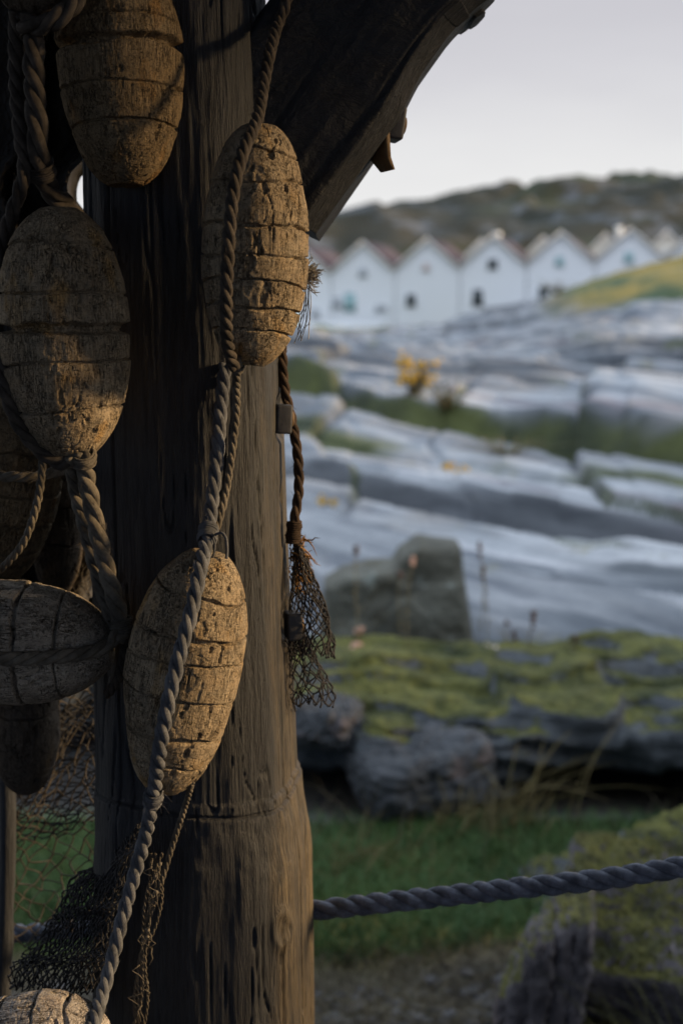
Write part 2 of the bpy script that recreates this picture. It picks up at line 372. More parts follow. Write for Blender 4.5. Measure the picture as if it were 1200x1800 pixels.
def build_ground():
    az = np.concatenate([np.linspace(-180, -24, 40, endpoint=False), np.linspace(-24, 24, 460, endpoint=False), np.linspace(24, 180, 40, endpoint=False)])
    rr = np.concatenate([np.linspace(.05, 2.2, 30, endpoint=False), np.exp(np.linspace(np.log(2.2), np.log(22), 560, endpoint=False)), np.exp(np.linspace(np.log(22), np.log(1200), 220))])
    A, D = np.meshgrid(np.radians(az), rr)
    x = np.sin(A)*D; y = np.cos(A)*D
    z = ground_z(x, y)
    p = np.stack([x, y, 0*x], -1)
    # what grows where: R grass, G bare soil and gravel, B low plants in the rock's hollows
    far = sm(4.0, 4.9, y)
    grass = (1-far)*sm(2.80, 2.96, y+.15*fbm(p*2.2, 3, 51))*sm(3.85, 3.65, y)
    knoll = np.exp(-(((x-11.5)/5.2)**2+((y-37)/9)**2))
    grass = np.maximum(grass, sm(.22, .40, knoll+.22*fbm(p*.35, 4, 52)))
    grass = np.maximum(grass, sm(85, 100, np.hypot(x, y))*sm(.0, .3, fbm(p*.05, 3, 53)+.2))
    soil = (1-far)*(1-grass)
    q = y + 1.15*np.minimum(1, 7/np.maximum(y, 1))*(x-.45)+ (vn(p*.4+3.1, 5)*.22 + vn(p*1.6+9, 6)*.08)*np.clip(y/7, .5, 2.5)
    hollow = np.exp(-((q-8.86)/.20)**2) + np.exp(-((q-6.87)/.13)**2) + .8*np.exp(-((q-17.6)/.6)**2)
    low = far*sm(.22, .55, (hollow+.55*np.exp(-((q-7.9)/.3)**2))*(.7+1.5*fbm(p*1.3, 4, 54)))
    V = np.stack([x, y, z], -1).reshape(-1, 3)
    Q = grid_q(len(rr), len(az), True)[:, ::-1]
    T = []
    V = np.concatenate([V, [[0, 0, float(ground_z(0.0, 0.0))]]]); m = len(az); j = np.arange(m)
    T = np.stack([(j+1) % m, j, np.full(m, len(V)-1)], -1)[:, ::-1]
    # shade painted dark on the steep steps and crevices, plus random dark patches
    nz = fbm(np.stack([x*.9, (y+1.1*x)*1.5, 0*x], -1), 4, 57)
    def bandq(a_, b_, e_): return sm(a_-e_, a_+e_, q+.25*nz)*sm(b_+e_, b_-e_, q+.25*nz)
    dark = far*np.clip(bandq(6.62, 7.16, .06)+bandq(8.25, 9.06, .10)*(.75+.5*nz)+bandq(17.2, 18.6, .3)+.8*bandq(5.98, 6.10, .04)*sm(-.2, .2, vn(p*.6, 58))+.9*sm(.12, .4, fbm(np.stack([x*.5, (y+1.1*x)*.9, 0*x+5], -1), 3, 59)), 0, 1)
    yy = y+1.1*x*np.minimum(1, 9/np.maximum(y, 1)); wx = .25*vn(p*1.1, 33)+.10*fbm(p*3, 3, 35); sc_ = np.clip(y/8, .8, 2)
    h1, e1, du, dv = cells((x*.24+wx*.5)/sc_, (yy*1.35+wx)/sc_, 81); h2, e2, du2, dv2 = cells((x*.42+wx)/sc_, (yy*2.9+wx*1.6)/sc_, 84)
    # each split slab weathers to its own tone, shade painted dark along the joints
    dark = np.clip(dark + far*(.28*sm(.2, .9, h1)+.12*sm(.1, .8, h2)*sm(-.3, .3, nz) + .35*sm(.05, .0, e1)+.08*sm(.04, .0, e2)), 0, 1)
    low = np.maximum(low, far*.8*sm(.07, .02, e1)*sm(.15, .4, fbm(p*1.1+3, 3, 60)))
    at = np.stack([grass, soil, low, dark], -1).reshape(-1, 4); at = np.concatenate([at, [[0, 1, 0, 0]]])
    return mesh_np('ground', V, Q, T, True, None, at)

def mat_ground():
    m = NT('ground_rock_and_turf'); zr, zg, zb = m.attr()[:3]; za = [n_ for n_ in m.t.nodes if n_.bl_idname == 'ShaderNodeAttribute'][0].outputs['Alpha']
    v = m.strata(47, (.30, 1.35, 1.2)); w = m.strata(45, (.45, 4.4, 2)); w2 = m.strata(50, (.8, 10, 3))
    s1 = m.noise(v, 1.0, 5, .55, .35); s2 = m.noise(w, 1.0, 6, .6, .3); s3 = m.noise(m.strata(48, (.22, 1.9, 1)), 1.0, 4, .55, .5)
    iso = m.noise(m.coord(), .8, 7, .62); fine = m.noise(m.coord(), 22, 5, .65)
    col = m.mix(m.ramp(s1, [(.40, 0.0), (.56, 1.0)]), (.085,.099,.115), (.25,.265,.278))
    col = m.mix(m.ramp(s2, [(.50, 0.0), (.64, .75)]), col, (.385,.392,.398))
    col = m.mix(m.ramp(s2, [(.36, .85), (.46, 0.0)]), col, (.055,.065,.08))
    col = m.mix(m.ramp(s3, [(.57, 0.0), (.61, .8), (.66, .1)]), col, (.12,.085,.095))
    col = m.mix(m.ramp(s3, [(.34, .8), (.40, 0.0)]), col, (.06,.07,.08))
    col = m.mix(m.ramp(iso, [(.36, .6), (.46, 0.0)]), col, (.085,.10,.115))
    col = m.mix(m.ramp(m.noise(m.coord(), 2.2, 6, .7), [(.60, 0.0), (.68, .6)]), col, (.20,.19,.09))
    s4 = m.noise(w2, 1.0, 5, .6, .2); col = m.mix(m.ramp(s4, [(.36, .75), (.48, 0.0)]), col, (.07,.08,.10)); col = m.mix(m.ramp(s4, [(.56, 0.0), (.68, .6)]), col, (.44,.44,.45))
    col = m.mix(m.ramp(fine, [(.3, .3), (.5, 0.0)]), col, (.10,.11,.13))
    col = m.mix(m.ramp(m.noise(m.strata(46, (.5, 1.5, 1)), 1.3, 5, .6), [(.55, 0.0), (.66, .6)]), col, (.20,.175,.15))
    dk = m.mix(m.ramp(s2, [(.4, 0.0), (.6, 1.0)]), (.026,.030,.036), (.085,.092,.102)); col = m.mix(m.math('MULTIPLY', za, .9), col, dk)
    gn = m.noise(m.coord(), .5, 4, .6); gf = m.noise(m.coord(), 14, 5, .7)
    gc = m.mix(m.ramp(gn, [(.38, 0.0), (.6, 1.0)]), (.030,.058,.016), (.085,.095,.022))
    gc = m.mix(m.ramp(gn, [(.46, 0.0), (.60, .85)]), gc, (.26,.18,.035))
    gc = m.mix(m.ramp(gf, [(.35, .5), (.55, 0.0)]), gc, (.02,.03,.012))
    col = m.mix(zb, col, m.mix(m.ramp(m.noise(m.coord(), 1.7, 4, .6), [(.4, 0.0), (.6, 1.0)]), (.026,.034,.014), (.065,.075,.018)))
    col = m.mix(zr, col, gc)
    sc = m.mix(m.ramp(m.noise(m.coord(), 30, 6, .7), [(.35, 0.0), (.65, 1.0)]), (.009,.009,.009), (.030,.025,.02))
    col = m.mix(zg, col, sc)
    return m.done(col, .8, [(s2, .05, .5), (s4, .03, .5), (fine, .006, .6)], .35)
obj('ground', build_ground(), mat_ground(), kind='structure')

# far heath hill
def build_hill():
    X, Y = np.meshgrid(np.linspace(-170, 190, 330), np.linspace(150, 420, 150))
    p = np.stack([X, Y, 0*X], -1)
    crest = np.interp(X, [-170, -40, 0, 12, 30, 48, 60, 100, 190], [12, 15, 19.5, 22, 23.5, 26.0, 27.0, 29, 26])
    t = sm(150, 262, Y); back = 1-.35*sm(270, 420, Y)
    z = 1.0 + crest*(t**1.1)*back + t*(4.6*fbm(p/26, 4, 61) + 2.0*fbm(p/7, 3, 62)) + 1.8*(sm(.0, .1, fbm(p/20+4, 3, 63))-.5)*t
    z[0] = 0.6
    return mesh_np('hill', np.stack([X, Y, z], -1).reshape(-1, 3), grid_q(*X.shape))
def mat_hill():
    m = NT('heath_and_rock'); v = m.coord((.7, .7, 2.2))
    a = m.noise(v, .06, 7, .65); b = m.noise(m.coord((1,1,1.8)), .11, 7, .68)
    col = m.mix(m.ramp(a, [(.38, 0.0), (.6, 1.0)]), (.013,.016,.010), (.032,.027,.015))
    col = m.mix(m.ramp(m.noise(v, .035, 5, .6), [(.5, 0.0), (.65, .8)]), col, (.036,.046,.017))
    col = m.mix(m.ramp(b, [(.53, 0.0), (.61, .85)]), col, (.085,.092,.10))
    return m.done(col, .9, [(b, .8, .6)], .2)
obj('hill', build_hill(), mat_hill(), kind='structure')

# ------------------------------------------------------------------ rocks
def rock_mesh(name, size, seed, k=4, amp=.06, strata=None, nu=150, nv=110, shape=None, fine=.012):
    """closed rock: rounded box of the given half sizes with layered, chipped faces"""
    th = np.linspace(0, 2*np.pi, nu, endpoint=False); ph = np.linspace(0, np.pi, nv)
    PH, TH = np.meshgrid(ph, th, indexing='ij')
    d = np.stack([np.sin(PH)*np.cos(TH), np.sin(PH)*np.sin(TH), np.cos(PH)], -1)
    r = (np.abs(d)**k).sum(-1)**(-1/k)
    p = d*r[..., None]*np.asarray(size)
    if shape: p = shape(p)
    s = min(size)
    n = d/np.asarray(size); n /= np.linalg.norm(n, axis=-1, keepdims=True)
    disp = amp*(fbm(p/s*.8+seed, 4, seed) + .5*np.abs(fbm(p/s*1.7+seed, 3, seed+3)))
    if strata:
        ax, fr, a = strata
        st = (p*np.asarray(ax)).sum(-1)*fr + .35*fbm(p/s*.7, 3, seed+9)
        f = st-np.floor(st); disp = disp + a*(vn(np.stack([np.floor(st), np.floor(st)*0, np.floor(st)*0], -1)+.5, seed+11)) - a*.7*np.exp(-((f-.5)/.12)**2)
    disp = disp + fine*fbm(p/s*7, 3, seed+21)
    p = p + n*disp[..., None]
    V = p.reshape(-1, 3); Q = grid_q(nv, nu, True)[:, ::-1]
    return mesh_np(name, V, Q)

MOSS = ((.030,.040,.011), (.135,.135,.030))
M['ledge'] = mat_rock('ledge_rock', (.080,.088,.094), (.046,.051,.054), (.021,.024,.026), (.05,.04,.034), MOSS, .82, sc=(1,1,5))
M['boulder'] = mat_rock('boulder_rock', (.065,.069,.074), (.038,.041,.044), (.02,.021,.023), (.12,.09,.085), (( .04,.05,.02),(.08,.09,.035)), .12, sc=(1,1,2), bscale=2)
M['upright'] = mat_rock('lichen_stone', (.10,.10,.08), (.058,.056,.042), (.028,.028,.021), (.055,.048,.03), ((.07,.075,.03),(.12,.12,.05)), .25, sc=(1,1,1.3), lich=(.18,.20,.18), bscale=2.2)
M['split'] = mat_rock('split_rock', (.15,.135,.14), (.085,.076,.079), (.034,.032,.034), (.075,.052,.046), ((.055,.06,.018), (.19,.18,.042)), .80, sc=(5,3,.8), bscale=2)

def ledge_mesh():
    nx, npf = 520, 190
    xs = np.linspace(-2.4, 3.6, nx)
    x0 = 0*xs
    lip = 3.86+.10*vn(np.stack([xs*1.6, x0, x0], -1), 3)+.07*vn(np.stack([xs*4.2, x0, x0+3], -1), 4)-.10*sm(.75, 1.1, xs)+.16*sm(.14, -.02, xs)
    lz = .285+.035*vn(np.stack([xs*2.1, x0, x0], -1), 6)+.02*vn(np.stack([xs*6, x0, x0], -1), 7)-.02*sm(.6, 1.0, xs)+.05*sm(.14, -.02, xs)
    bot = .07+.05*vn(np.stack([xs*2.7, x0, x0], -1), 8)+.12*sm(.40, .55, xs)+.11*sm(.12, -.0, xs)
    rows = []
    for i in range(nx):
        l, z1, bz = lip[i], lz[i], bot[i]
        poly = np.array([(4.75, .02), (4.66, .31), (4.40, .385), (4.15, .372), (l+.10, z1+.035), (l+.02, z1+.008), (l, z1-.02), (l+.015, (z1+bz)/2-.012), (l+.05, bz), (l+.30, bz-.02), (4.50, bz-.10), (4.55, .0)])
        d = np.concatenate([[0], np.cumsum(np.linalg.norm(np.diff(poly, axis=0), axis=1))]); u = np.linspace(0, d[-1], npf)
        q = np.stack([np.interp(u, d, poly[:, 0]), np.interp(u, d, poly[:, 1])], -1)
        q[1:-1] = .25*q[:-2]+.5*q[1:-1]+.25*q[2:]; rows.append(np.concatenate([np.full((npf, 1), xs[i]), q], 1))
    V = np.array(rows); N = np.cross(np.gradient(V, axis=0), np.gradient(V, axis=1)); N /= np.linalg.norm(N, axis=-1, keepdims=True)+1e-9
    g = .05*fbm(V*[2.2, 4.5, 4], 4, 801)+.024*fbm(V*[7, 9, 16], 4, 802)+.006*fbm(V*[30, 30, 50], 3, 803)
    st = V[..., 2]*20+1.6*fbm(V*[1.5, 2, 2], 3, 804); g += .022*(sm(.3, .42, st-np.floor(st))-.5)
    bl = vn(V*[3.2, 3.2, 6], 805); g += .045*(sm(.0, .10, bl)-.5)
    V = V+N*g[..., None]
    return mesh_np('rock_ledge', V.reshape(-1, 3), grid_q(nx, npf))
led = obj('rock_ledge', ledge_mesh(), M['ledge'], label='long mossy rock ledge lying across the view behind the grass', cat='rock ledge')
ld2 = obj('rock_wall', rock_mesh('rock_wall', (2.6, .3, .2), 13, 6, .05, ((0,0,1), 12, .02), 260, 90), M['boulder'],
    label='dark recessed rock face in the hollow under the mossy ledge', cat='rock face'); ld2.location = (1.15, 4.60, .02)
c = P(738, 1350, 3.86); b1 = obj('boulder', rock_mesh('boulder', (.185, .17, .10), 5, 5, .03, ((.3,0,1), 5, .010)), M['boulder'],
    label='grey bulging boulder jammed beneath the front of the mossy ledge', cat='boulder'); b1.location = c; b1.rotation_euler = (0, R(-12), R(20))
c = P(575, 1265, 3.95); b2 = obj('boulder', rock_mesh('boulder', (.10, .12, .06), 8, 3, .03), M['boulder'],
    label='pale bluish stone at the ledge end close beside the post', cat='boulder'); b2.location = c

def wedge(a, b):
    def f(p):
        q = p.copy(); t = (p[..., 2]/np.abs(p[..., 2]).max()+1)/2
        q[..., 0] = p[..., 0]*(1-a*t) + b*t; return q
    return f
def facet(a, b, tilt, cut):
    def f(p):
        q = p.copy(); h = np.abs(p[..., 2]).max(); t = (p[..., 2]/h+1)/2; w = np.abs(p[..., 0]).max()
        q[..., 0] = p[..., 0]*(1-a*t) + b*t
        q[..., 2] += tilt*p[..., 0]*t
        lim = h*(1.0-cut*np.clip((-q[..., 0]/w-.25), 0, 1)); q[..., 2] = np.minimum(q[..., 2], lim+tilt*p[..., 0])   # chipped upper left corner
        return q
    return f
c = P(766, 1065, 4.85); outl = [(556,1165),(566,1060),(570,1022),(600,1004),(648,992),(690,990),(704,968),(737,946),(770,951),(807,955),(812,1000),(822,1070),(836,1165)]
def stone_mesh():
    pts = np.array([P(a_, b_, 4.9) for a_, b_ in outl])[:, [0, 2]]; cen = pts.mean(0)+[.02, -.03]
    d = np.concatenate([[0], np.cumsum(np.linalg.norm(np.diff(np.concatenate([pts, pts[:1]]), axis=0), axis=1))]); u = np.linspace(0, d[-1], 260, endpoint=False); cl = np.concatenate([pts, pts[:1]])
    ring = np.stack([np.interp(u, d, cl[:, k]) for k in (0, 1)], -1)
    prof = [(0.0, -.15)]+[(t, -.15-.015*math.sin(t*3)) for t in np.linspace(.1, .86, 22)]+[(.95, -.135), (.99, -.11), (1.0, -.06), (1.0, 0), (1.0, .06), (.98, .12), (.9, .15)]+[(t, .15) for t in (.6, .3, 0.0)]
    V = np.array([[[cen[0]+(r_[0]-cen[0])*s_, 4.9+y_+.10*(r_[1]-cen[1]), cen[1]+(r_[1]-cen[1])*s_] for r_ in ring] for s_, y_ in prof])
    g = .020*fbm(V*[9, 9, 9], 4, 71)+.010*(sm(0, .06, vn(V*[7, 7, 5], 72))-.5)
    V = V+np.stack([.16*g, -g, .14*g], -1)
    return mesh_np('standing_stone', V.reshape(-1, 3), grid_q(len(prof), len(ring), True))
obj('standing_stone', stone_mesh(), M['upright'], label='wedge shaped lichen grey stone standing up behind the mossy ledge', cat='stone')

def split_rock():
    mb = MB(); rg = np.random.default_rng(4)
    def piece(px, py, Y, size, rot, seed, k=7, amp=.02, strata=None, n=(120, 90), fine=.01):
        me = rock_mesh('tmp', size, seed, k, amp, strata, n[0], n[1], None, fine)
        c = np.empty(len(me.vertices)*3, np.float32); me.vertices.foreach_get('co', c); c = c.reshape(-1, 3)
        q = np.empty(len(me.loops), np.int32); me.loops.foreach_get('vertex_index', q)
        st = np.array([p.loop_start for p in me.polygons]); tt = np.array([p.loop_total for p in me.polygons])
        quads = np.stack([q[st[tt == 4]+i] for i in range(4)], -1)
        mt = np.array(Matrix.Rotation(rot[2], 3, 'Z') @ Matrix.Rotation(rot[1], 3, 'Y') @ Matrix.Rotation(rot[0], 3, 'X'))
        mb.add(c @ mt.T + P(px, py, Y), quads); bpy.data.meshes.remove(me)
    tops = [1700, 1672, 1642, 1616, 1594, 1580, 1574, 1580]
    for k, tp in enumerate(tops):
        px = 900+17*k+rg.uniform(-2, 2); Y = 2.60-.006*k+rg.uniform(-.02, .02)
        top, bot = P(px, tp, Y)[2], .02-.06
        hz = (top-bot)/2; c = P(px, 1700, Y); c[2] = (top+bot)/2
        pyc = 900-2500*math.tan(math.atan2(c[2]-CAMZ, Y)+PITCH)
        piece(px-8+2*k*0, pyc, Y, (.013+.006*rg.random(), .11+.03*rg.random(), hz), (0, R(6+rg.uniform(-2, 2)), R(-14+rg.uniform(-5, 5))), 50+k, 9, .012, ((1, .2, .1), 60, .003), (90, 90), .005)
    piece(1150, 1622, 2.66, (.175, .19, .05), (R(24), R(5), R(-10)), 61, 8, .022, ((0, 0, 1), 30, .008), (220, 120))
    piece(1070, 1750, 2.63, (.135, .08, .16), (R(-8), 0, R(-10)), 62, 5, .03, ((.2, 0, 1), 14, .008), (140, 100))
    piece(1235, 1730, 2.66, (.10, .16, .16), (R(4), R(8), R(-10)), 63, 4, .035, ((0, 0, 1), 18, .01), (150, 110))
    piece(1045, 1835, 2.50, (.10, .06, .03), (R(-10), R(4), R(-8)), 64, 6, .012, None, (100, 60))
    return mb.build('split_rock')
sp = obj('split_rock', split_rock(), M['split'], label='big mossy rock with upright splitting layers below the thick fence rope', cat='rock')
sp2 = obj('flat_rock', rock_mesh('flat_rock', (.40, .20, .075), 33, 4, .04, ((0,0,1), 14, .012), 200, 110), M['ledge'],
    label='low flat mossy rock rising behind the fence rope at right edge', cat='rock'); sp2.location = P(1215, 1545, 3.22); sp2.rotation_euler = (R(8), R(-10), R(10))

# ------------------------------------------------------------------ grass, gravel
def blades(name, n, fx, h, w, lean, mat, seed=1, segs=3, **tg):
    rg = np.random.default_rng(seed); base = fx(rg, n)
    n = len(base); a = rg.uniform(0, 2*np.pi, n); hh = h*rg.uniform(.45, 1.25, n); ln = lean*rg.uniform(.2, 1.3, n)*hh; ww = w*rg.uniform(.6, 1.3, n)
    dirv = np.stack([np.cos(a), np.sin(a), 0*a], -1); fa = rg.uniform(0, 2*np.pi, n); side = np.stack([np.cos(fa), np.sin(fa), 0*a], -1)
    rows = []
    for k in range(segs+1):
        t = k/segs
        c = base + dirv*(ln*t**2)[:, None] + np.stack([0*a, 0*a, hh*(t-.25*lean*t*t)], -1)
        wd = (ww*(1-t)**.7)[:, None]*.5+.00002
        rows += [c-side*wd, c+side*wd]
    V = np.stack(rows, 1); k2 = 2*(segs+1); off = (np.arange(n)*k2)[:, None, None]
    q = np.array([[2*k, 2*k+1, 2*k+3, 2*k+2] for k in range(segs)])[None]
    return obj(name, mesh_np(name, V.reshape(-1, 3), (off+q).reshape(-1, 4)), mat, **tg)
def mat_grass(name, a, b, cc):
    m = NT(name); f = m.noise(m.coord(), 5, 5, .7); g = m.noise(m.coord(), 60, 3, .6)
    col = m.mix(m.ramp(f, [(.36, 0.0), (.62, 1.0)]), a, b); col = m.mix(m.ramp(g, [(.56, 0.0), (.68, .85)]), col, cc)
    m.b.inputs['Transmission Weight'].default_value = 0
    return m.done(col, .6, (), .25)
M['grass'] = mat_grass('green_grass', (.022,.060,.014), (.052,.105,.024), (.12,.115,.036))
M['drygrass'] = mat_grass('dry_grass', (.045,.034,.018), (.075,.058,.027), (.032,.04,.015))
M['straw'] = mat_grass('straw', (.10,.08,.03), (.15,.115,.045), (.07,.08,.025))
M['yellowgrass'] = mat_grass('yellowing_grass', (.06,.07,.02), (.12,.105,.035), (.18,.13,.06))
def turf(x0, x1, y0, y1, cond=None):
    def f(rg, n):
        x = rg.uniform(x0, x1, n); y = rg.uniform(y0, y1, n)
        if cond is not None:
            k = cond(x, y, rg.uniform(0, 1, n)); x, y = x[k], y[k]
        return np.stack([x, y, ground_z(x, y)-.004], -1)
    return f
N3 = lambda x, y, s, sd: fbm(np.stack([x*s, y*s, 0*x], -1), 3, sd)
blades('grass', 90000, turf(-2.0, 1.3, 2.80, 3.74, lambda x, y, r: r < sm(-.25, .25, N3(x, y, 2.2, 71)+(y-2.93)*6)), .060, .0032, 1.0, M['grass'], 3, kind='stuff', label='short green grass between the post and the rock ledge')
blades('dry_grass', 22000, turf(-1.8, 1.2, 2.66, 2.98), .05, .0028, 2.0, M['drygrass'], 4, kind='stuff', label='brown matted grass along the edge of the gravel')
blades('tall_grass', 1100, turf(-.5, 1.5, 3.4, 3.76, lambda x, y, r: r < .15+.85*sm(-.05, .3, N3(x, y, 1.7, 77))), .20, .0035, .7, M['drygrass'], 5, 5, kind='stuff', label='taller fading grass against the shaded rock ledge')

def gravel():
    rg = np.random.default_rng(9); n = 2600
    x = rg.uniform(-1.2, .62, n); y = rg.uniform(2.2, 2.96, n); keep = y < 2.82+.1*rg.uniform(-1, 1, n); x, y = x[keep], y[keep]; n = len(x)
    z = ground_z(x, y); ico = np.array(bpy_ico())
    V0, F = ICO
    s = rg.uniform(.006, .02, n)**1.0
    V = V0[None]*np.stack([s*rg.uniform(.7, 1.4, n), s*rg.uniform(.7, 1.4, n), s*rg.uniform(.4, .8, n)], -1)[:, None]*(1+.25*rg.uniform(-1, 1, (n, len(V0), 1)))
    a = rg.uniform(0, 2*np.pi, n); ca, sa = np.cos(a)[:, None], np.sin(a)[:, None]
    V = np.stack([V[..., 0]*ca-V[..., 1]*sa, V[..., 0]*sa+V[..., 1]*ca, V[..., 2]], -1) + np.stack([x, y, z+s*.25], -1)[:, None]
    T = (np.arange(n)*len(V0))[:, None, None]+F[None]
    m = NT('wet_gravel'); f = m.noise(m.coord(), 45, 1, .5)
    col = m.ramp(f, [(.3, (.014,.014,.016)), (.5, (.04,.04,.044)), (.62, (.065,.058,.055)), (.78, (.16,.165,.18))])
    obj('gravel', mesh_np('gravel', V.reshape(-1, 3), None, T.reshape(-1, 3), False), m.done(col, .6, (), .4), kind='stuff', label='dark loose gravel at the foot of the post')
ICO = None
def bpy_ico():
    global ICO
    t = (1+5**.5)/2
    V = np.array([(-1,t,0),(1,t,0),(-1,-t,0),(1,-t,0),(0,-1,t),(0,1,t),(0,-1,-t),(0,1,-t),(t,0,-1),(t,0,1),(-t,0,-1),(-t,0,1)], float); V /= np.linalg.norm(V[0])
    F = np.array([(0,11,5),(0,5,1),(0,1,7),(0,7,10),(0,10,11),(1,5,9),(5,11,4),(11,10,2),(10,7,6),(7,1,8),(3,9,4),(3,4,2),(3,2,6),(3,6,8),(3,8,9),(4,9,5),(2,4,11),(6,2,10),(8,6,7),(9,8,1)])
    ICO = (V, F); return V
gravel()

# arching tuft of long grass on the split rock
def tuft(name, centre, n, h, spread, mat, label, seed, bend=(-1, 0), width=.0022):
    rg = np.random.default_rng(seed); mb = MB(); centre = np.array(centre); centre[2] = float(ground_z(centre[0], centre[1]))-.01
    for i in range(n):
        b = np.array(centre)+np.array([rg.normal(0, spread), rg.normal(0, spread*.6), 0])
        a = math.atan2(bend[1], bend[0])+rg.normal(0, .9); H = h*rg.uniform(.5, 1.2); L = H*rg.uniform(.3, 1.1)
        t = np.linspace(0, 1, 9); out = L*t**1.8
        pts = b + np.stack([np.cos(a)*out, np.sin(a)*out, H*(t-.45*rg.uniform(.6, 1.3)*t**2.2*L/H*1.2)], -1)
        mb.tube(pts, width*.5*(1-t)**.6+.0002, 3, False)
    return obj(name, mb.build(name), mat, label=label, cat='grass tuft')
tuft('grass_tuft', P(1225, 1790, 2.36), 40, .34, .05, M['yellowgrass'], 'arching tuft of long yellow green grass in front of split rock', 5, (-1, .2))
tuft('grass_tuft', P(640, 1600, 3.35), 60, .15, .10, M['straw'], 'thin straw coloured tuft standing in the grass just right of the post', 9, (.5, 0), .0034)
tuft('grass_tuft', P(1130, 1850, 2.34), 30, .17, .06, M['drygrass'], 'tangled dead grass at the foot of the split rock', 6, (-1, -.3))
tuft('grass_tuft', P(850, 1530, 3.62), 60, .20, .09, M['straw'], 'upright yellowing grass clump behind the middle of the fence rope', 7, (.3, .1), .0042)
tuft('grass_tuft', P(925, 1530, 3.68), 16, .42, .06, M['straw'], 'few tall thin straw stems against the dark rock hollow', 8, (.4, .1), .005)

# ------------------------------------------------------------------ weeds with seed heads on the ledge, flowering plants on the rocks
def blob(mb, c, r, rg):
    V0, F = ICO; V = V0*np.asarray(r)*(1+.2*rg.uniform(-1, 1, (12, 1)))+np.asarray(c); mb.add(V, None, F)
M['stem'] = mat_plain('dry_stem', (.13,.11,.055), .8, .3, 90)
M['seed'] = mat_plain('brown_seed_head', (.085,.055,.045), .85, .4, 200)
M['seedpink'] = mat_plain('faded_pink_flower', (.42,.25,.18), .8, .35, 200)
M['seedpale'] = mat_plain('pale_seed_fluff', (.55,.48,.42), .8, .3, 200)
M['yellow'] = mat_plain('yellow_petals', (.50,.30,.02), .7, .35, 60)
M['leafg'] = mat_plain('green_leaf', (.06,.085,.03), .65, .5, 40)
M['leafd'] = mat_plain('olive_leaf', (.055,.06,.025), .7, .5, 40)
def weed(px, py, Y, mat, label, elong=2.0, r=.006, zb=None, seed=1, group='seed heads rising from the ledge'):
    rg = np.random.default_rng(seed); r = r*1.5; top = P(px, py, Y); zb = .36 if zb is None else zb
    base = np.array([top[0]+rg.uniform(-.03, .03), Y+rg.uniform(-.03, .03), zb])
    root = empty('weed', base, label=label, cat='weed', group=group)
    t = np.linspace(0, 1, 8)[:, None]; mid = (top-base); pts = mid*t + np.array([1, 0, 0])*(rg.uniform(-.02, .02)*np.sin(t*3.1))
    mb = MB(); mb.tube(pts, .0015, 4)
    for k in range(3):
        q = pts[2+k]; mb.tube(np.array([q, q+[rg.uniform(-.02, .02), rg.uniform(-.02, .02), .02], q+[rg.uniform(-.04, .04), rg.uniform(-.03, .03), .03]]), [.0014, .0011, .0003], 4)
    obj('stem', mb.build('stem'), M['stem'], root)
    hb = MB(); ax = (mid)/np.linalg.norm(mid)
    for k in range(9):
        blob(hb, pts[-1]+ax*r*elong*rg.uniform(-1, 1)*.8+rg.normal(0, r*.25, 3), r*rg.uniform(.45, .8), rg)
    obj('seed_head', hb.build('seed_head'), mat, root)
for i, (px, py, m, lab, el, r) in enumerate([
    (625, 970, 'seed', 'brown seed head in front of the slab left of the standing stone', 1.6, .007),
    (842, 965, 'seed', 'dark pointed seed head highest just right of the standing stone', 2.2, .007),
    (848, 1006, 'seed', 'dark seed head second down beside the standing stone', 2.0, .007),
    (725, 986, 'seedpink', 'reddish seed head before the peak of the standing stone', 1.4, .006),
    (702, 1010, 'seed', 'dull brown seed head before the notched middle of the standing stone', 1.4, .007),
    (938, 1090, 'seed', 'largest dark slanting seed head over the pale slab', 2.6, .008),
    (890, 1094, 'seed', 'small dark seed head nearest left of the largest slanting one', 1.2, .005),
    (903, 1117, 'seed', 'short dark seed head lowest of the pair below the slab stripe', 1.2, .006),
    (1010, 1120, 'seed', 'brown round seed head between the largest one and the tall pair', 1.2, .006),
    (1110, 1143, 'seed', 'brown upright seed head on the mossy ledge towards its right', 2.0, .008),
    (1134, 1148, 'seed', 'small brown seed head rightmost of the close pair on the ledge', 1.1, .006),
    (1168, 1160, 'seedpink', 'orange tinted seed head low on the ledge at far right', 1.6, .008),
    (630, 1106, 'seedpink', 'pale pink flower head in front of the standing stone', 1.0, .010),
    (626, 1140, 'seedpink', 'orange flower head at the left foot of the standing stone', 1.0, .012),
    (858, 1140, 'seedpale', 'white fluffy flower head at the right foot of the standing stone', 1.0, .009),
    (872, 1143, 'seedpale', 'cream flower head rightmost of the white pair by the stone', 1.0, .008),
    (990, 1165, 'seed', 'grey brown branching seed head on the middle of the ledge', 1.5, .006)]):
    weed(px, py, 4.32+.04*((i*7) % 5), M[m], lab, el, r, None, 100+i)

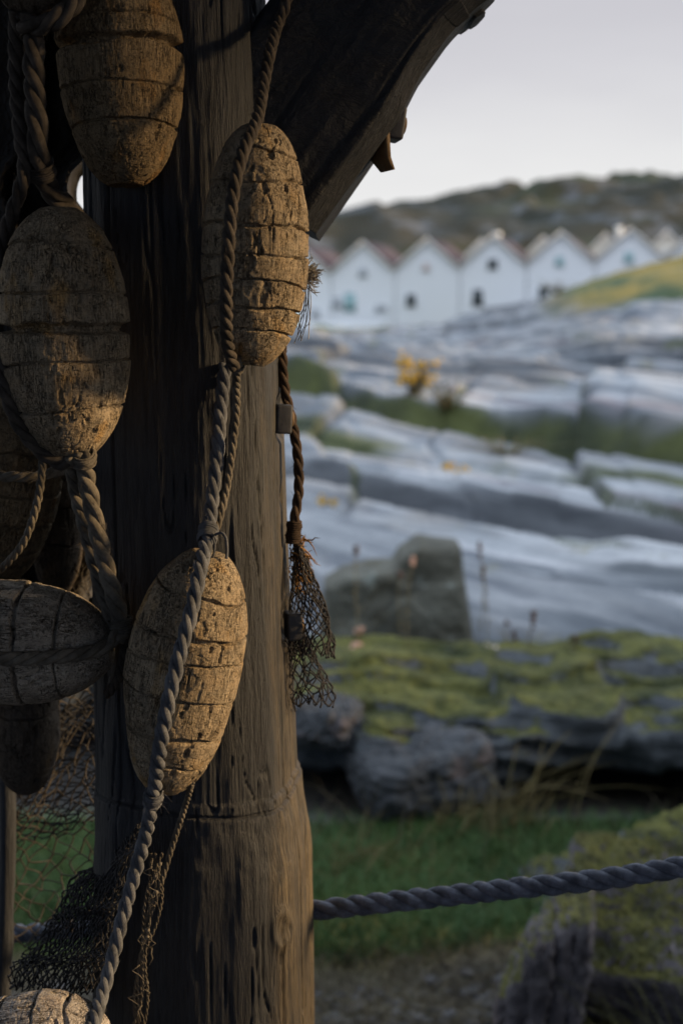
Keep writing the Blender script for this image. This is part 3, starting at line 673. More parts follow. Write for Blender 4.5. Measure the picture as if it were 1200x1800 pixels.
def plant(name, px, py, Y, h, w, nf, nl, flower, leaf, label, seed, fr=.02, cat='plant', group=None):
    rg = np.random.default_rng(seed); b = P(px, py, Y); b[2] = float(ground_z(b[0], b[1]))-.02
    root = empty(name, b, label=label, cat=cat, group=group); s = MB(); f = MB(); lf = MB()
    for i in range(nl):
        tip = np.array([rg.normal(0, w*.5), rg.normal(0, w*.4), h*rg.uniform(.35, 1.05)])
        t = np.linspace(0, 1, 5)[:, None]; pts = tip*t+np.array([0, 0, .08*h])*np.sin(t*3.14)
        s.tube(pts, [.004*h/.3]*4+[.001], 4, False)
        for k in range(5):
            q = pts[1+k % 4]+rg.normal(0, .03*h/.3, 3); a = rg.uniform(0, 6.28); L = h*.16*rg.uniform(.6, 1.3)
            dx = np.array([math.cos(a), math.sin(a), rg.uniform(-.2, .6)])*L; sdv = np.array([-math.sin(a), math.cos(a), .2])*L*.28
            lf.add([q, q+dx*.5+sdv, q+dx, q+dx*.5-sdv], [(0,1,2,3)])
        if i < nf:
            for k in range(5): blob(f, pts[-1]+rg.normal(0, fr, 3), fr*rg.uniform(.5, .9), rg)
    obj('stem', s.build('stem'), M['stem'], root); obj('foliage', lf.build('foliage', False), leaf, root)
    if nf: obj('blossoms', f.build('blossoms'), flower, root)
plant('flowering_plant', 728, 776, 9.0, .24, .17, 18, 44, M['yellow'], M['leafd'], 'yellow flowering plant growing in the shaded hollow of the rocks', 1, .019)
plant('green_plant', 785, 785, 8.7, .22, .20, 0, 40, None, M['leafg'], 'dark green leafy clump close right of the yellow flowers', 2)
plant('green_plant', 885, 850, 7.6, .12, .34, 0, 46, None, M['leafg'], 'bright green plant patch spread below the big rock hump', 3)
plant('flowering_plant', 793, 850, 7.4, .05, .06, 10, 12, M['yellow'], M['leafd'], 'small yellow flower patch left of the spreading green plant', 4, .012)
plant('flowering_plant', 572, 880, 6.8, .05, .06, 8, 12, M['yellow'], M['leafd'], 'tiny yellow flowers on the slab close to the hanging rope', 5, .010)
plant('green_plant', 985, 552, 36, .45, .6, 0, 50, None, M['leafg'], 'small green bush on the rocks in front of the white houses', 6)

# ------------------------------------------------------------------ boathouses
M['white'] = mat_plain('white_painted_boards', (.79,.80,.81), .7, .05, 3)
M['cream'] = mat_plain('cream_painted_boards', (.70,.67,.60), .7, .06, 3)
M['roof'] = mat_plain('dark_red_roof', (.075,.040,.036), .8, .3, 2)
M['trim'] = mat_plain('pale_barge_board', (.60,.57,.52), .7, .1, 3)
M['pane'] = mat_plain('dark_glass', (.035,.045,.05), .2, .2, 3)
M['teal'] = mat_plain('teal_paint', (.30,.46,.47), .6, .1, 3)
M['greypaint'] = mat_plain('grey_paint', (.40,.42,.44), .6, .1, 3)
M['peach'] = mat_plain('peach_paint', (.60,.47,.42), .6, .1, 3)
M['found'] = mat_plain('grey_foundation', (.42,.44,.45), .8, .15, 2)
TH = R(15)
def house(loc, Wd, He, Hr, Dp, label, group, openings, wallm, chimney=False):
    root = empty('boathouse', loc, -TH, label=label, cat='house', group=group)
    h = Wd/2-.02
    V = [(-h,0,0),(h,0,0),(h,0,He),(0,0,He+Hr),(-h,0,He),(-h,Dp,0),(h,Dp,0),(h,Dp,He),(0,Dp,He+Hr),(-h,Dp,He)]
    me = bpy.data.meshes.new('wall'); me.from_pydata(V, [], [(0,1,2,3,4),(9,8,7,6,5),(0,5,6,1),(1,6,7,2),(0,4,9,5)]); obj('wall', me, wallm, root)
    mb = MB(); ov = .22; sl = Hr/h
    for s in (-1, 1):
        e = (s*(h+.02), He-.02*sl); t = .16
        V = []
        for y in (-ov, Dp+ov): V += [(0, y, He+Hr+.03), (e[0], y, e[1]+.03), (e[0], y, e[1]+t+.03), (0, y, He+Hr+t+.03)]
        mb.add(V, [(0,1,2,3),(7,6,5,4),(0,4,5,1),(1,5,6,2),(2,6,7,3),(3,7,4,0)])
    rf = obj('roof', mb.build('roof', False), M['roof'], root)
    tb = MB()
    for s in (-1, 1):
        e = (s*(h+.02), He-.02*sl); V = []
        for y in (-ov-.04, -ov-.004): V += [(0, y, He+Hr-.04), (e[0], y, e[1]-.08), (e[0], y, e[1]+.17), (0, y, He+Hr+.21)]
        tb.add(V, [(0,1,2,3),(7,6,5,4),(0,4,5,1),(1,5,6,2),(2,6,7,3),(3,7,4,0)])
    obj('barge_board', tb.build('barge_board', False), M['trim'], rf)
    for (kind, x, z, w, hh, pm) in openings:
        fb = MB(); t = .09
        fb.box((x-w/2-t, -.06, z-t), (x-w/2, -.004, z+hh+t)); fb.box((x+w/2, -.06, z-t), (x+w/2+t, -.004, z+hh+t))
        fb.box((x-w/2, -.06, z+hh), (x+w/2, -.004, z+hh+t))
        if kind == 'window': fb.box((x-w/2, -.06, z-t), (x+w/2, -.004, z))
        pb = MB(); pb.box((x-w/2, -.03, z), (x+w/2, -.006, z+hh))
        if kind == 'window':
            wobj = obj('window', fb.build('window', False), M['white'], root); obj('pane', pb.build('pane', False), pm, wobj)
        else:
            d = obj('door', pb.build('door', False), pm, root); obj('door_frame', fb.build('door_frame', False), M['white'], d)
    if chimney:
        cb = MB(); cb.box((.5, Dp*.5-.3, He+Hr-.6), (1.0, Dp*.5+.3, He+Hr+.9)); obj('chimney', cb.build('chimney', False), M['cream'], rf)
    return root
step = np.array([math.cos(TH), -math.sin(TH), 0])*4.86
base = P(637, 900, 107.0); base[2] = 1.05; ZB = 1.05
G1 = 'white boathouses in the front row'
H = [
 (-1, 'white boathouse half hidden behind the frayed rope and cork float', [('window', 1.2, 1.0, .6, .7, 'greypaint')]),
 (0, 'white boathouse with small grey gable window and teal door', [('window', 0, 3.85, .6, .65, 'greypaint'), ('window', -2.0, 1.5, .8, .9, 'greypaint'), ('door', -1.0, 1.3, .9, 1.4, 'teal'), ('window', 1.4, 1.3, .9, .5, 'greypaint')]),
 (1, 'white boathouse with faint pinkish gable window and dark lower window', [('window', -.1, 4.1, .5, .55, 'peach'), ('window', -1.2, 1.5, .7, .95, 'pane')]),
 (2, 'white boathouse with dark round-looking gable window above dark door', [('window', -.05, 4.0, .7, .75, 'pane'), ('door', -1.1, 1.35, .75, 1.25, 'pane')]),
 (3, 'white boathouse with pale teal gable window and dark corner window', [('window', -.1, 4.0, .6, .7, 'teal'), ('window', -1.2, 1.45, .7, 1.15, 'pane')]),
 (4, 'white boathouse whose wall foot is hidden by the grassy knoll', [('window', -.1, 4.0, .65, .8, 'teal')]),
 (5, 'rightmost white boathouse cut by the frame above the grassy knoll', [('window', 0, 4.0, .6, .7, 'greypaint')])]
for k, lab, ops in H:
    loc = base+step*k; house(loc+[0, 0, .16*k-.05], 4.82, 4.35, 2.0, 8.5, lab, G1, [(a, x, z, w, h, M[m]) for a, x, z, w, h, m in ops], M['white'])
G2 = 'cream gables of the row behind'
back = np.array([math.sin(TH), math.cos(TH), 0])*13.5
for k, lab in ((0.38, 'cream gable peeping between first full boathouse and the next'), (1.36, 'cream gable peeping left of the boathouse with dark round window'), (2.4, 'cream gable peeping right of the boathouse with dark round window'),
               (3.42, 'cream gable peeping left of the boathouse above the knoll'), (4.4, 'cream gable peeping left of the rightmost boathouse')):
    house(base+back+step*k+[0, 0, .3+.15*k], 4.2, 4.6, 2.0, 7, lab, G2, [('window', 0, 4.5, .5, .6, M['greypaint'])], M['cream'], k in (1.36, 3.42))
# quay wall at the foot of the left houses and a pale blue mooring pile
q0 = base+step*-1.6; qm = MB(); qm.box((0, -1.6, 0), (9.5, -.9, .75)); qw = obj('quay_wall', qm.build('quay_wall', False), M['white'], label='low white quay wall below the left boathouses', cat='wall'); qw.location = (q0[0], q0[1], .75); qw.rotation_euler = (0, 0, -TH)
pp = P(514, 600, 60); pm_ = MB()
pm_.tube([[0,0,0],[0,0,.5],[0,0,1.2],[0,0,1.5],[0,0,1.55]], [.17,.16,.16,.16,.10], 12); po = obj('mooring_pile', pm_.build('mooring_pile'), M['teal'], label='pale teal pile standing beside the hanging frayed strands', cat='pile'); po.location = (pp[0], pp[1], float(ground_z(pp[0], pp[1])))

# ================================================================== FOREGROUND
from mathutils.bvhtree import BVHTree
BV = []
def add_bvh(o, stepv=1):
    bpy.context.view_layer.update()
    mw = o.matrix_world; me = o.data
    BV.append(BVHTree.FromPolygons([mw @ v.co for v in me.vertices], [tuple(p.vertices) for p in me.polygons]))
def drape(ctrl, r, sink=.15, smooth=9, lift=0.0):
    """ctrl: (px, py, Y); the cord is laid on whatever of the floats and timbers it passes in front of"""
    px = spline([(a, b, c*1000) for a, b, c in ctrl], 4.0)
    Y = px[:, 2]/1000
    for i, (a, b, _) in enumerate(px):
        d = P(a, b, 1.0)-np.array([0, 0, CAMZ]); dv = Vector(d).normalized()
        for bv in BV:
            h = bv.ray_cast(Vector((0, 0, CAMZ)), dv)
            if h[0] is not None: Y[i] = min(Y[i], h[0].y-r*(1-sink)-lift)
    k = smooth
    for _ in range(3):
        yp = np.concatenate([np.full(k, Y[0]), Y, np.full(k, Y[-1])]); Ys = np.convolve(yp, np.ones(2*k+1)/(2*k+1), 'valid'); Y = np.minimum(Ys, Y+.0015)
    return np.array([P(a, b, y) for (a, b, _), y in zip(px, Y)])

# ---- the post: one squared log with a shouldered upper length
def post_mesh():
    tt = np.linspace(0, 2*np.pi, 3600); q_ = (np.abs(np.cos(tt+R(6)))**3.1+np.abs(np.sin(tt+R(6)))**3.1)**(-1/3.1); PROJ = (q_*np.cos(tt)).max()
    zz = np.concatenate([np.linspace(-.05, .62, 40, endpoint=False), np.linspace(.62, 1.80, 900, endpoint=False), np.linspace(1.80, 2.32, 40)])
    nt = 460; th = np.linspace(0, 2*np.pi, nt, endpoint=False)
    Zr, T = np.meshgrid(zz, th, indexing='ij')
    rgt = np.interp(zz, [-.05, .74, .905, .93, .984, .987, 1.4, 1.68, 2.4], [-.026, -.0285, -.0305, -.0325, -.0400, -.0425, -.0555, -.066, -.085])
    lft = np.interp(zz, [-.05, .75, 1.0, 1.68, 2.4], [-.235, -.229, -.222, -.222, -.224])
    # a stepped shoulder with a slanting edge
    edge = .978 + .003*np.sin(T*2+.6) + .0012*vn(np.stack([T*2, T*0, T*0], -1), 3)
    low = 1-sm(-.0012, .0012, Zr-edge)
    a = ((rgt-lft)/2)[:, None]; cx = ((rgt+lft)/2)[:, None]
    n = 3.1; al = R(6); Ts = T-(-al); c, s = np.cos(Ts), np.sin(Ts)
    r = (np.abs(c)**n+np.abs(s)**n)**(-1/n)/PROJ
    x = r*np.cos(T)*a; y = r*np.sin(T)*(a*.98)
    p = np.stack([x*1.0, y*1.0, Zr], -1)
    g = .0010*fbm(p*[190, 190, 11], 4, 201) + .0022*vn(p*[42, 42, 2.2], 203) + .002*vn(p*[14, 14, 3.5], 204)
    ck = np.abs(vn(p*[34, 34, 1.3]+5, 205)); g = g-.0035*np.exp(-(ck/.035)**2)*sm(-.2, .3, vn(p*[9, 9, 5], 206))
    ck2 = np.abs(vn(p*[95, 95, 4.5]+2, 207)); g = g-.0026*np.exp(-(ck2/.035)**2)*sm(-.3, .2, vn(p*[20, 20, 12], 211))
    # adzed shoulder: broad smooth scallops just below the edge, fine grain fades there
    sh = low*np.exp(-((Zr-.95)/.032)**2)
    g = g*(1-.55*sh) + sh*(.0010*vn(p*[38, 38, 45], 208)+.0006*vn(p*[110, 110, 90], 209))
    g = g + low*.0012
    g = g - .003*np.exp(-((Zr-edge)/.0011)**2)
    # notches cut into the right side for the bolts
    for zc in (NOTCH1, NOTCH2):
        g = g - .006*sm(.34, .1, np.abs(np.angle(np.exp(1j*(T+.12)))))*sm(.024, .010, np.abs(Zr-zc))
    # knot
    kn = np.hypot((p[..., 0]-.074)/.006, (Zr-.868)/.016)*(1+.15*vn(p*[200,200,90], 220)); g = g + np.where(y < 0, .0022*np.exp(-((kn-1)/.35)**2)-.001*np.exp(-(kn/.5)**2), 0)
    nr = np.stack([np.sign(c)*np.abs(c)**(n-1), np.sign(s)*np.abs(s)**(n-1)], -1); nr /= np.linalg.norm(nr, axis=-1, keepdims=True); ca_, sa_ = math.cos(-al), math.sin(-al); nr = np.stack([nr[..., 0]*ca_-nr[..., 1]*sa_, nr[..., 0]*sa_+nr[..., 1]*ca_], -1)
    x = x+nr[..., 0]*g+cx; y = y+nr[..., 1]*g+1.28
    V = np.stack([x, y, Zr], -1).reshape(-1, 3)
    return mesh_np('wooden_post', V, grid_q(len(zz), nt, True))
NOTCH1, NOTCH2 = P(498, 735, 1.27)[2], P(517, 1098, 1.27)[2]
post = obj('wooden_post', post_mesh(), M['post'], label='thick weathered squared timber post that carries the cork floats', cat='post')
add_bvh(post)

def nut(px, py, Y, w, h, d, rot, parent, name='bolt_nut'):
    me = bpy.data.meshes.new(name)
    import bmesh
    bm = bmesh.new(); bmesh.ops.create_cube(bm, size=1)
    for v in bm.verts: v.co.x *= w; v.co.y *= d; v.co.z *= h
    bmesh.ops.bevel(bm, geom=bm.edges[:], offset=min(w, h, d)*.16, segments=3, affect='EDGES', profile=.6)
    bm.to_mesh(me); bm.free(); me.polygons.foreach_set('use_smooth', [True]*len(me.polygons))
    o = obj(name, me, M['iron'], parent); o.location = P(px, py, Y); o.rotation_euler = rot
    mb = MB(); mb.tube([[w*.3,0,0],[w*.55,0,0],[w*.66,0,0],[w*.70,0,0]], [h*.27,h*.27,h*.26,h*.2], 16); b = obj('bolt_end', mb.build('bolt_end'), M['iron_rust'], o)
    return o
nut(496, 736, 1.255, .0145, .0255, .024, (0, R(3), R(12)), post)
nut(515, 1099, 1.262, .0135, .0245, .022, (0, R(-2), R(14)), post)

# ---- the diagonal brace
def brace_mesh():
    # centre line from the post up to the unseen shelter's eaves, in world space
    lowr = P(558, 417, 1.29); upr = P(855, 0, 1.29); d = upr-lowr; L = np.linalg.norm(d); d /= L
    nrm = np.array([-d[2], 0, d[0]]); 
    if nrm[0] > 0: nrm = -nrm
    wdt, thk = .146, .13
    u = np.concatenate([np.linspace(0, L*1.08, 520, endpoint=False), np.linspace(L*1.08, 1.25, 60)])
    # outline of the cross-section: a chamfered rectangle, walked round
    sec = [(0, -.5), (0, .38), (.10, .5), (1, .5), (1, -.5), (.045, -.5)]
    pts = []
    sec = [(.0, -.36), (.0, .42), (.05, .5), (.95, .5), (1, .44), (1, -.44), (.96, -.5), (.10, -.5)]
    for (a0, b0), (a1, b1) in zip(sec, sec[1:]+sec[:1]):
        n = max(3, int(60*math.hypot((a1-a0)*wdt, (b1-b0)*thk)/.15)); t = np.arange(n)/n
        pts += [(a0+(a1-a0)*k, b0+(b1-b0)*k) for k in t]
    pts = np.array(pts); m = len(pts)
    U, K = np.meshgrid(u, np.arange(m), indexing='ij'); A = pts[K, 0]; B = pts[K, 1]
    # the end is sawn level with the post, so its lower corner runs furthest
    U2 = U + 0
    cutl = np.where(U < .05, (1-U/.05)*(-.02*(A))*1.0, 0)
    base = lowr[None, None]+d*(U2+cutl)[..., None]+nrm*(A*wdt)[..., None]+np.array([0, 1, 0])*(B*thk)[..., None]
    q = np.stack([U, A*wdt, B*thk], -1)
    low = sm(.35, .0, A)                                   # chipped lower arris
    g = .0007*fbm(q*[8, 130, 130], 3, 301)+.0015*vn(q*[5, 20, 20], 302)
    chip = vn(np.stack([U*26, B*thk*8, 0*U], -1), 303)+.6*vn(np.stack([U*60, B*thk*12, 0*U], -1), 304)
    up = sm(.19, .26, U)
    off = low*up*(.010*np.round(chip*2.2)/2.2+.004*chip) - low*.007*sm(.11, .17, U)*sm(.27, .21, U)
    ck = np.abs(vn(q*[2.2, 30, 30]+7, 305)); g = g-.0012*np.exp(-(ck/.03)**2)
    V = base - nrm*off[..., None]*1.0 + (nrm*((A-.5)*2)[..., None]+np.array([0,1,0])*(B*2)[..., None])*g[..., None]
    V = V.reshape(-1, 3); Q = grid_q(len(u), m, True)
    c0 = V[:m].mean(0); c1 = V[-m:].mean(0); V = np.concatenate([V, [c0, c1]]); j = np.arange(m); k = (j+1) % m; o = (len(u)-1)*m
    T = np.concatenate([np.stack([k, j, np.full(m, len(V)-2)], -1), np.stack([o+j, o+k, np.full(m, len(V)-1)], -1)])
    return mesh_np('diagonal_brace', V, Q, T)
brace = obj('diagonal_brace', brace_mesh(), M['brace'], label='dark rough timber brace slanting up right from the post against the sky', cat='timber brace')
nut(690, 218, 1.275, .0165, .0285, .030, (0, R(8), R(10)), brace)
wm = MB(); wm.box((-.0035, -.016, -.017), (.0015, .016, .013)); wm.add([(-.0035,-.016,-.017),(.0015,-.016,-.017),(.0015,.016,-.017),(-.0035,.016,-.017),(.0035,-.013,-.0275),(.006,-.013,-.0275),(.006,.013,-.0275),(.0035,.013,-.0275)], [(0,3,7,4),(1,5,6,2),(0,4,5,1),(2,6,7,3),(4,7,6,5)])
wsh = obj('washer_plate', wm.build('washer_plate', False), M['iron_rust'], brace); wsh.location = P(669, 244, 1.27); wsh.rotation_euler = (0, R(-4), R(22))
add_bvh(brace)

# ---- unseen shelter inferred from the brace, its roof sized to shade the timbers
sh = empty('unseen_shelter', (0, 0, 0), label='unseen open timber shelter with a roof sized to shade the post', cat='shelter')
mb = MB(); mb.box((-3.2, 1.19, 2.32), (3.4, 1.37, 2.48)); obj('unseen_beam', mb.build('unseen_beam', False), M['dark_wood'], sh)
mb = MB(); mb.box((-3.3, -2.9, 2.482), (3.5, 1.75, 2.56)); obj('roof', mb.build('roof', False), M['dark_wood'], sh)  # unseen roof, sized to shade the timbers
for x_, y_ in ((-3.0, 1.28), (-3.0, -2.7), (2.4, -2.7)):
    mb = MB(); mb.box((x_-.07, y_-.07, -.1), (x_+.07, y_+.07, 2.318 if y_ > 0 else 2.48)); obj('unseen_corner_post', mb.build('unseen_corner_post', False), M['dark_wood'], sh)

# ---- cork net floats
def cork_mesh(L, Rr, seed, seams, ex=2.3, pw=.51, nu=320, nv=440, crack=1.0):
    t = np.sin(np.linspace(-np.pi/2, np.pi/2, nv)*.985)/math.sin(math.pi/2*.985)*.965
    th = np.linspace(0, 2*np.pi, nu, endpoint=False); Tt, TH_ = np.meshgrid(t, th, indexing='ij')
    r = Rr*(1-np.abs(Tt)**ex)**pw*(1+.11*math.sin(seed*1.7)*Tt*(1-Tt**2))
    z = Tt*L/2
    p = np.stack([r*np.cos(TH_), r*np.sin(TH_), z], -1)
    rg = np.random.default_rng(seed)
    g = np.zeros_like(z); zc = z.copy()
    cuts = sorted(s[0] for s in seams); ids = np.zeros_like(z)
    for i, (ts, w, dp) in enumerate(seams):
        ln = ts + .028*vn(np.stack([np.cos(TH_)*1.1, np.sin(TH_)*1.1, 0*z+seed+i*3.3], -1), seed+1) + .010*vn(np.stack([np.cos(TH_)*5, np.sin(TH_)*5, 0*z+i*7.1], -1), seed+2) + rg.uniform(-.02, .02)*np.cos(TH_+rg.uniform(0, 6))
        wv = w*(1+.5*vn(np.stack([np.cos(TH_)*3, np.sin(TH_)*3, 0*z+i*5.7+9], -1), seed+4))
        g -= dp*1.5*np.exp(-np.abs((Tt-ln)*L/2/np.maximum(wv*1.1, .0005))**4)*(.75+.5*vn(np.stack([np.cos(TH_)*2.5, np.sin(TH_)*2.5, 0*z+i*2.1], -1), seed+5))
        ids += (Tt > ln)
    g += .0022*vn(np.stack([ids*3.7, 0*ids, 0*ids], -1)+.5, seed+6)*np.clip(r/Rr, .3, 1)
    off = ids[..., None]*np.array([1.7, 2.3, 3.1])
    q = p+off*.05
    # upright checks, short cross checks, pits and flaked patches
    pat = vn(q*[45, 45, 28], seed+7)
    c1 = np.abs(vn(q*[190, 190, 9], seed+8)); g -= crack*.0019*np.exp(-(c1/.035)**2)*sm(-.15, .4, pat)
    c2 = np.abs(vn(q*[330, 330, 26], seed+9)); g -= crack*.0006*np.exp(-(c2/.06)**2)*sm(-.2, .4, vn(q*[70, 70, 40], seed+10))
    c3 = np.abs(vn(q*[28, 28, 240], seed+12)); g -= crack*.0007*np.exp(-(c3/.05)**2)*sm(-.1, .4, vn(q*[60, 60, 60], seed+13))
    pit = fbm(q*[150, 150, 55], 3, seed+14); g -= crack*.0024*sm(.44, .52, pit)
    fl = fbm(q*[55, 55, 40], 3, seed+15); g -= crack*.0006*sm(.30, .34, fl)
    g += .0030*vn(p*[20, 20, 15], seed+16) + .00035*fbm(q*[260, 260, 160], 2, seed+17)
    n = np.stack([np.cos(TH_), np.sin(TH_), .8*Tt*np.abs(Tt)], -1); n /= np.linalg.norm(n, axis=-1, keepdims=True)
    V = (p+n*g[..., None]).reshape(-1, 3); Q = grid_q(nv, nu, True)
    V = np.concatenate([V, [[0, 0, z[0, 0]+.003], [0, 0, z[-1, 0]-.003]]]); j = np.arange(nu); k = (j+1) % nu; o = (nv-1)*nu
    T = np.concatenate([np.stack([k, j, np.full(nu, len(V)-2)], -1), np.stack([o+j, o+k, np.full(nu, len(V)-1)], -1)])
    return mesh_np('cork_float', V, Q, T)
def cork(a, b, rpx, seed, seams, mat, label, spin=0, **k):
    A, B = P(*a), P(*b); c = (A+B)/2; ax = A-B; L = np.linalg.norm(ax); Rr = rpx/2500*np.linalg.norm(c-[0, 0, CAMZ])
    o = obj('cork_float', cork_mesh(L, Rr, seed, seams, **k), M[mat], label=label, cat='cork float', group='cork net floats hung round the post')
    o.location = c; o.rotation_mode = 'QUATERNION'; o.rotation_quaternion = Vector(ax).to_track_quat('Z', 'Y') @ Vector((0, 0, 1)).rotation_difference(Vector((0, 0, 1)))
    add_bvh(o); return o
# seams: (position from bottom -1 to top 1, half width m, depth m)
f_c = cork((104, 355, 1.15), (122, 815, 1.15), 110, 11, [(.66, .0010, .003), (.32, .0010, .003), (.055, .0030, .008), (-.22, .0009, .003), (-.56, .0009, .003)], 'cork', 'large tan cork float with a wide dark seam round its middle, at the left edge')
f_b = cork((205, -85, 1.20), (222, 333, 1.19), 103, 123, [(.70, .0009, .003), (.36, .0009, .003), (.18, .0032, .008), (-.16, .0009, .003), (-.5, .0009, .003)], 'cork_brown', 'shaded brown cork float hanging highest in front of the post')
f_f = cork((458, 214, 1.135), (438, 650, 1.135), 93, 37, [(.72, .0008, .003), (.50, .0008, .003), (.16, .0013, .004), (-.08, .0010, .003), (-.30, .0008, .003), (-.50, .0012, .004), (-.70, .0008, .003)], 'cork', 'many banded tan cork float below the slanting brace')
f_g = cork((368, 966, 1.13), (284, 1398, 1.13), 100, 41, [(.68, .0009, .003), (.36, .0014, .004), (.16, .0009, .003), (-.12, .0009, .003), (-.44, .0015, .004), (-.66, .0009, .003)], 'cork', 'sunlit cork float crossed by a thick grey twisted rope on the post')
f_e = cork((206, 1136, 1.16), (-225, 1126, 1.17), 107, 53, [(.62, .0009, .003), (.28, .0016, .005), (-.1, .0009, .003), (-.5, .0012, .003)], 'cork_grey', 'grey cork float lying sideways with a rope round it')
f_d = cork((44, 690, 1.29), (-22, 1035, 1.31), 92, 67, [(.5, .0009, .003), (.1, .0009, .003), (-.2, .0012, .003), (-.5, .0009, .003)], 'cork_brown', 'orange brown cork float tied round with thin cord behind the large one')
f_h = cork((196, 1822, 1.10), (-150, 1890, 1.10), 98, 71, [(.66, .0016, .004), (.35, .0009, .003), (.0, .0009, .003)], 'cork_white', 'bleached whitish cork float cut by the bottom of the frame', crack=.6)
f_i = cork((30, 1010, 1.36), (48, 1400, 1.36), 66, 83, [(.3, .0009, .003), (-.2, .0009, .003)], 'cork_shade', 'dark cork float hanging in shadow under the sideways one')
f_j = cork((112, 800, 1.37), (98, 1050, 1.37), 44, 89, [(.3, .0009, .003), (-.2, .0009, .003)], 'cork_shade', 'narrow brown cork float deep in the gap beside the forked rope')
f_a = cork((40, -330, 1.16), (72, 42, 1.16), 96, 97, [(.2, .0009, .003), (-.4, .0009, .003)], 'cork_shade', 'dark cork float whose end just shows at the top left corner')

# ---- ropes
def rope_into(mb, pts, r, pitch=None, strands=3, fuzz=120, seed=1, phase=0.0, hand=-1):
    pts = np.asarray(pts); N, B = frames(pts); d = np.concatenate([[0], np.cumsum(np.linalg.norm(np.diff(pts, axis=0), axis=1))])
    pitch = pitch or r*7.5; rs = r*(.54 if strands == 3 else .5); ro = r-rs*.92
    rg = np.random.default_rng(seed)
    wob = 1+.05*vn(np.stack([d*60, 0*d, 0*d+seed], -1), seed)+.06*vn(np.stack([d*260, 0*d, 0*d+seed], -1), seed+2)
    for k in range(strands):
        a = phase+2*np.pi*(hand*(d/pitch+.06*vn(np.stack([d*25, 0*d, 0*d+seed], -1), seed+5))+k/strands)
        c = pts+ro*(np.cos(a)[:, None]*N+np.sin(a)[:, None]*B)
        mb.tube(c, rs*wob, 10, True, v0=k*.37)
    L = d[-1]
    for _ in range(int(2.5*fuzz*L*min(1.2, r/.006))):
        i = rg.integers(2, len(pts)-3); a = rg.uniform(0, 6.28); o = np.cos(a)*N[i]+np.sin(a)*B[i]; t = pts[i+1]-pts[i]; t /= np.linalg.norm(t)
        q = pts[i]+o*r*.9; l = min(r, .006)*rg.uniform(.3, 1.3)
        t2 = t*rg.choice([-1, 1]); mb.tube([q, q+o*l*.25+t2*l*.5, q+o*l*rg.uniform(.2, .6)+t2*l+rg.normal(0, l*.15, 3)], [.00022, .00019, .0001], 3, False)
def whip_into(mb, p, ax, r, n, tw, seed=1):
    """n turns of twine bound round a rope at p"""
    ax = np.asarray(ax, float); ax /= np.linalg.norm(ax); N, B = frames(np.array([p, p+ax, p+2*ax])); N, B = N[0], B[0]
    rg = np.random.default_rng(seed); t = np.linspace(0, 1, n*16); a = t*n*2*np.pi
    rr = r*(1+.08*np.sin(t*9+seed))
    c = p+ax*((t-.5)*n*tw*1.7)[:, None]+rr[:, None]*np.cos(a)[:, None]*N+rr[:, None]*np.sin(a)[:, None]*B + rg.normal(0, tw*.12, (len(t), 3))
    mb.tube(c, tw, 5)
def resample(pts, step=.0015):
    return spline(np.asarray(pts)[::max(1, len(pts)//60)], step)
def rope(ctrl, r, mat, label, name='rope', on=True, pitch=None, seed=1, fuzz=120, extra=None, group=None, lift=0.0, cat='rope', hand=-1):
    pts = resample(drape(ctrl, r, lift=lift)) if on else spline(pxs(ctrl))
    mb = MB(); rope_into(mb, pts, r, pitch, seed=seed, fuzz=fuzz, hand=hand)
    if extra: extra(mb, pts)
    return obj(name, mb.build(name), M[mat], label=label, cat=cat, group=group)
def at_whip(pairs, r, n=7, tw=.0009):
    def f(mb, pts):
        for py in pairs:
            # nearest sample to the wanted height
            k = min(range(3, len(pts)-3), key=lambda i: abs(pts[i][2]-P(0, py, pts[i][1])[2])); whip_into(mb, pts[k], pts[k+2]-pts[k-2], r, n, tw, k)
    return f
# top-left hangers
rope([(62, 20, 1.16), (60, 120, 1.15), (66, 230, 1.15), (74, 300, 1.165), (92, 338, 1.18), (126, 372, 1.20), (165, 440, 1.22)], .0086, 'rope_dark', 'thickest dark hanging rope above the large left float', seed=3, on=False, extra=at_whip([52, 300], .0104, 8, .001))
rope([(30, 20, 1.17), (28, 120, 1.165), (36, 230, 1.16), (44, 300, 1.16), (22, 375, 1.155), (-2, 455, 1.15), (-6, 600, 1.15), (22, 720, 1.15), (64, 785, 1.15), (104, 812, 1.15), (128, 806, 1.15)], .0062, 'rope_dark', 'thinner dark rope running down the left side of the large float', seed=4, lift=0)
rope([(150, -60, 1.15), (132, 0, 1.14), (104, 30, 1.13), (70, 46, 1.14), (40, 40, 1.16)], .008, 'rope_dark', 'dark rope looped under the float end in the top left corner', seed=5)
# under the large float: two legs to the sideways float
rope([(146, 795, 1.15), (154, 850, 1.15), (172, 935, 1.15), (190, 1010, 1.15), (208, 1075, 1.15), (216, 1118, 1.15)], .0074, 'rope_tan', 'heavier twisted rope leg from the large float down to the knot', seed=6, extra=at_whip([806, 1098], .0092, 6, .0011))
rope([(126, 800, 1.165), (134, 860, 1.165), (156, 950, 1.165), (180, 1040, 1.16), (204, 1108, 1.155)], .0062, 'rope_tan', 'second rope leg tucked behind the heavier one above the knot', seed=7)
rope([(220, 1120, 1.16), (204, 1118, 1.14), (186, 1136, 1.13), (140, 1150, 1.12), (60, 1157, 1.12), (-40, 1158, 1.12), (-160, 1150, 1.12)], .0058, 'rope_tan', 'twisted rope lying along the sideways grey float', seed=8)
rope([(219, 1112, 1.15), (218, 1150, 1.15), (207, 1195, 1.16), (188, 1222, 1.19)], .0042, 'rope_dark', 'short dark cord end below the knot at the sideways float', seed=9)
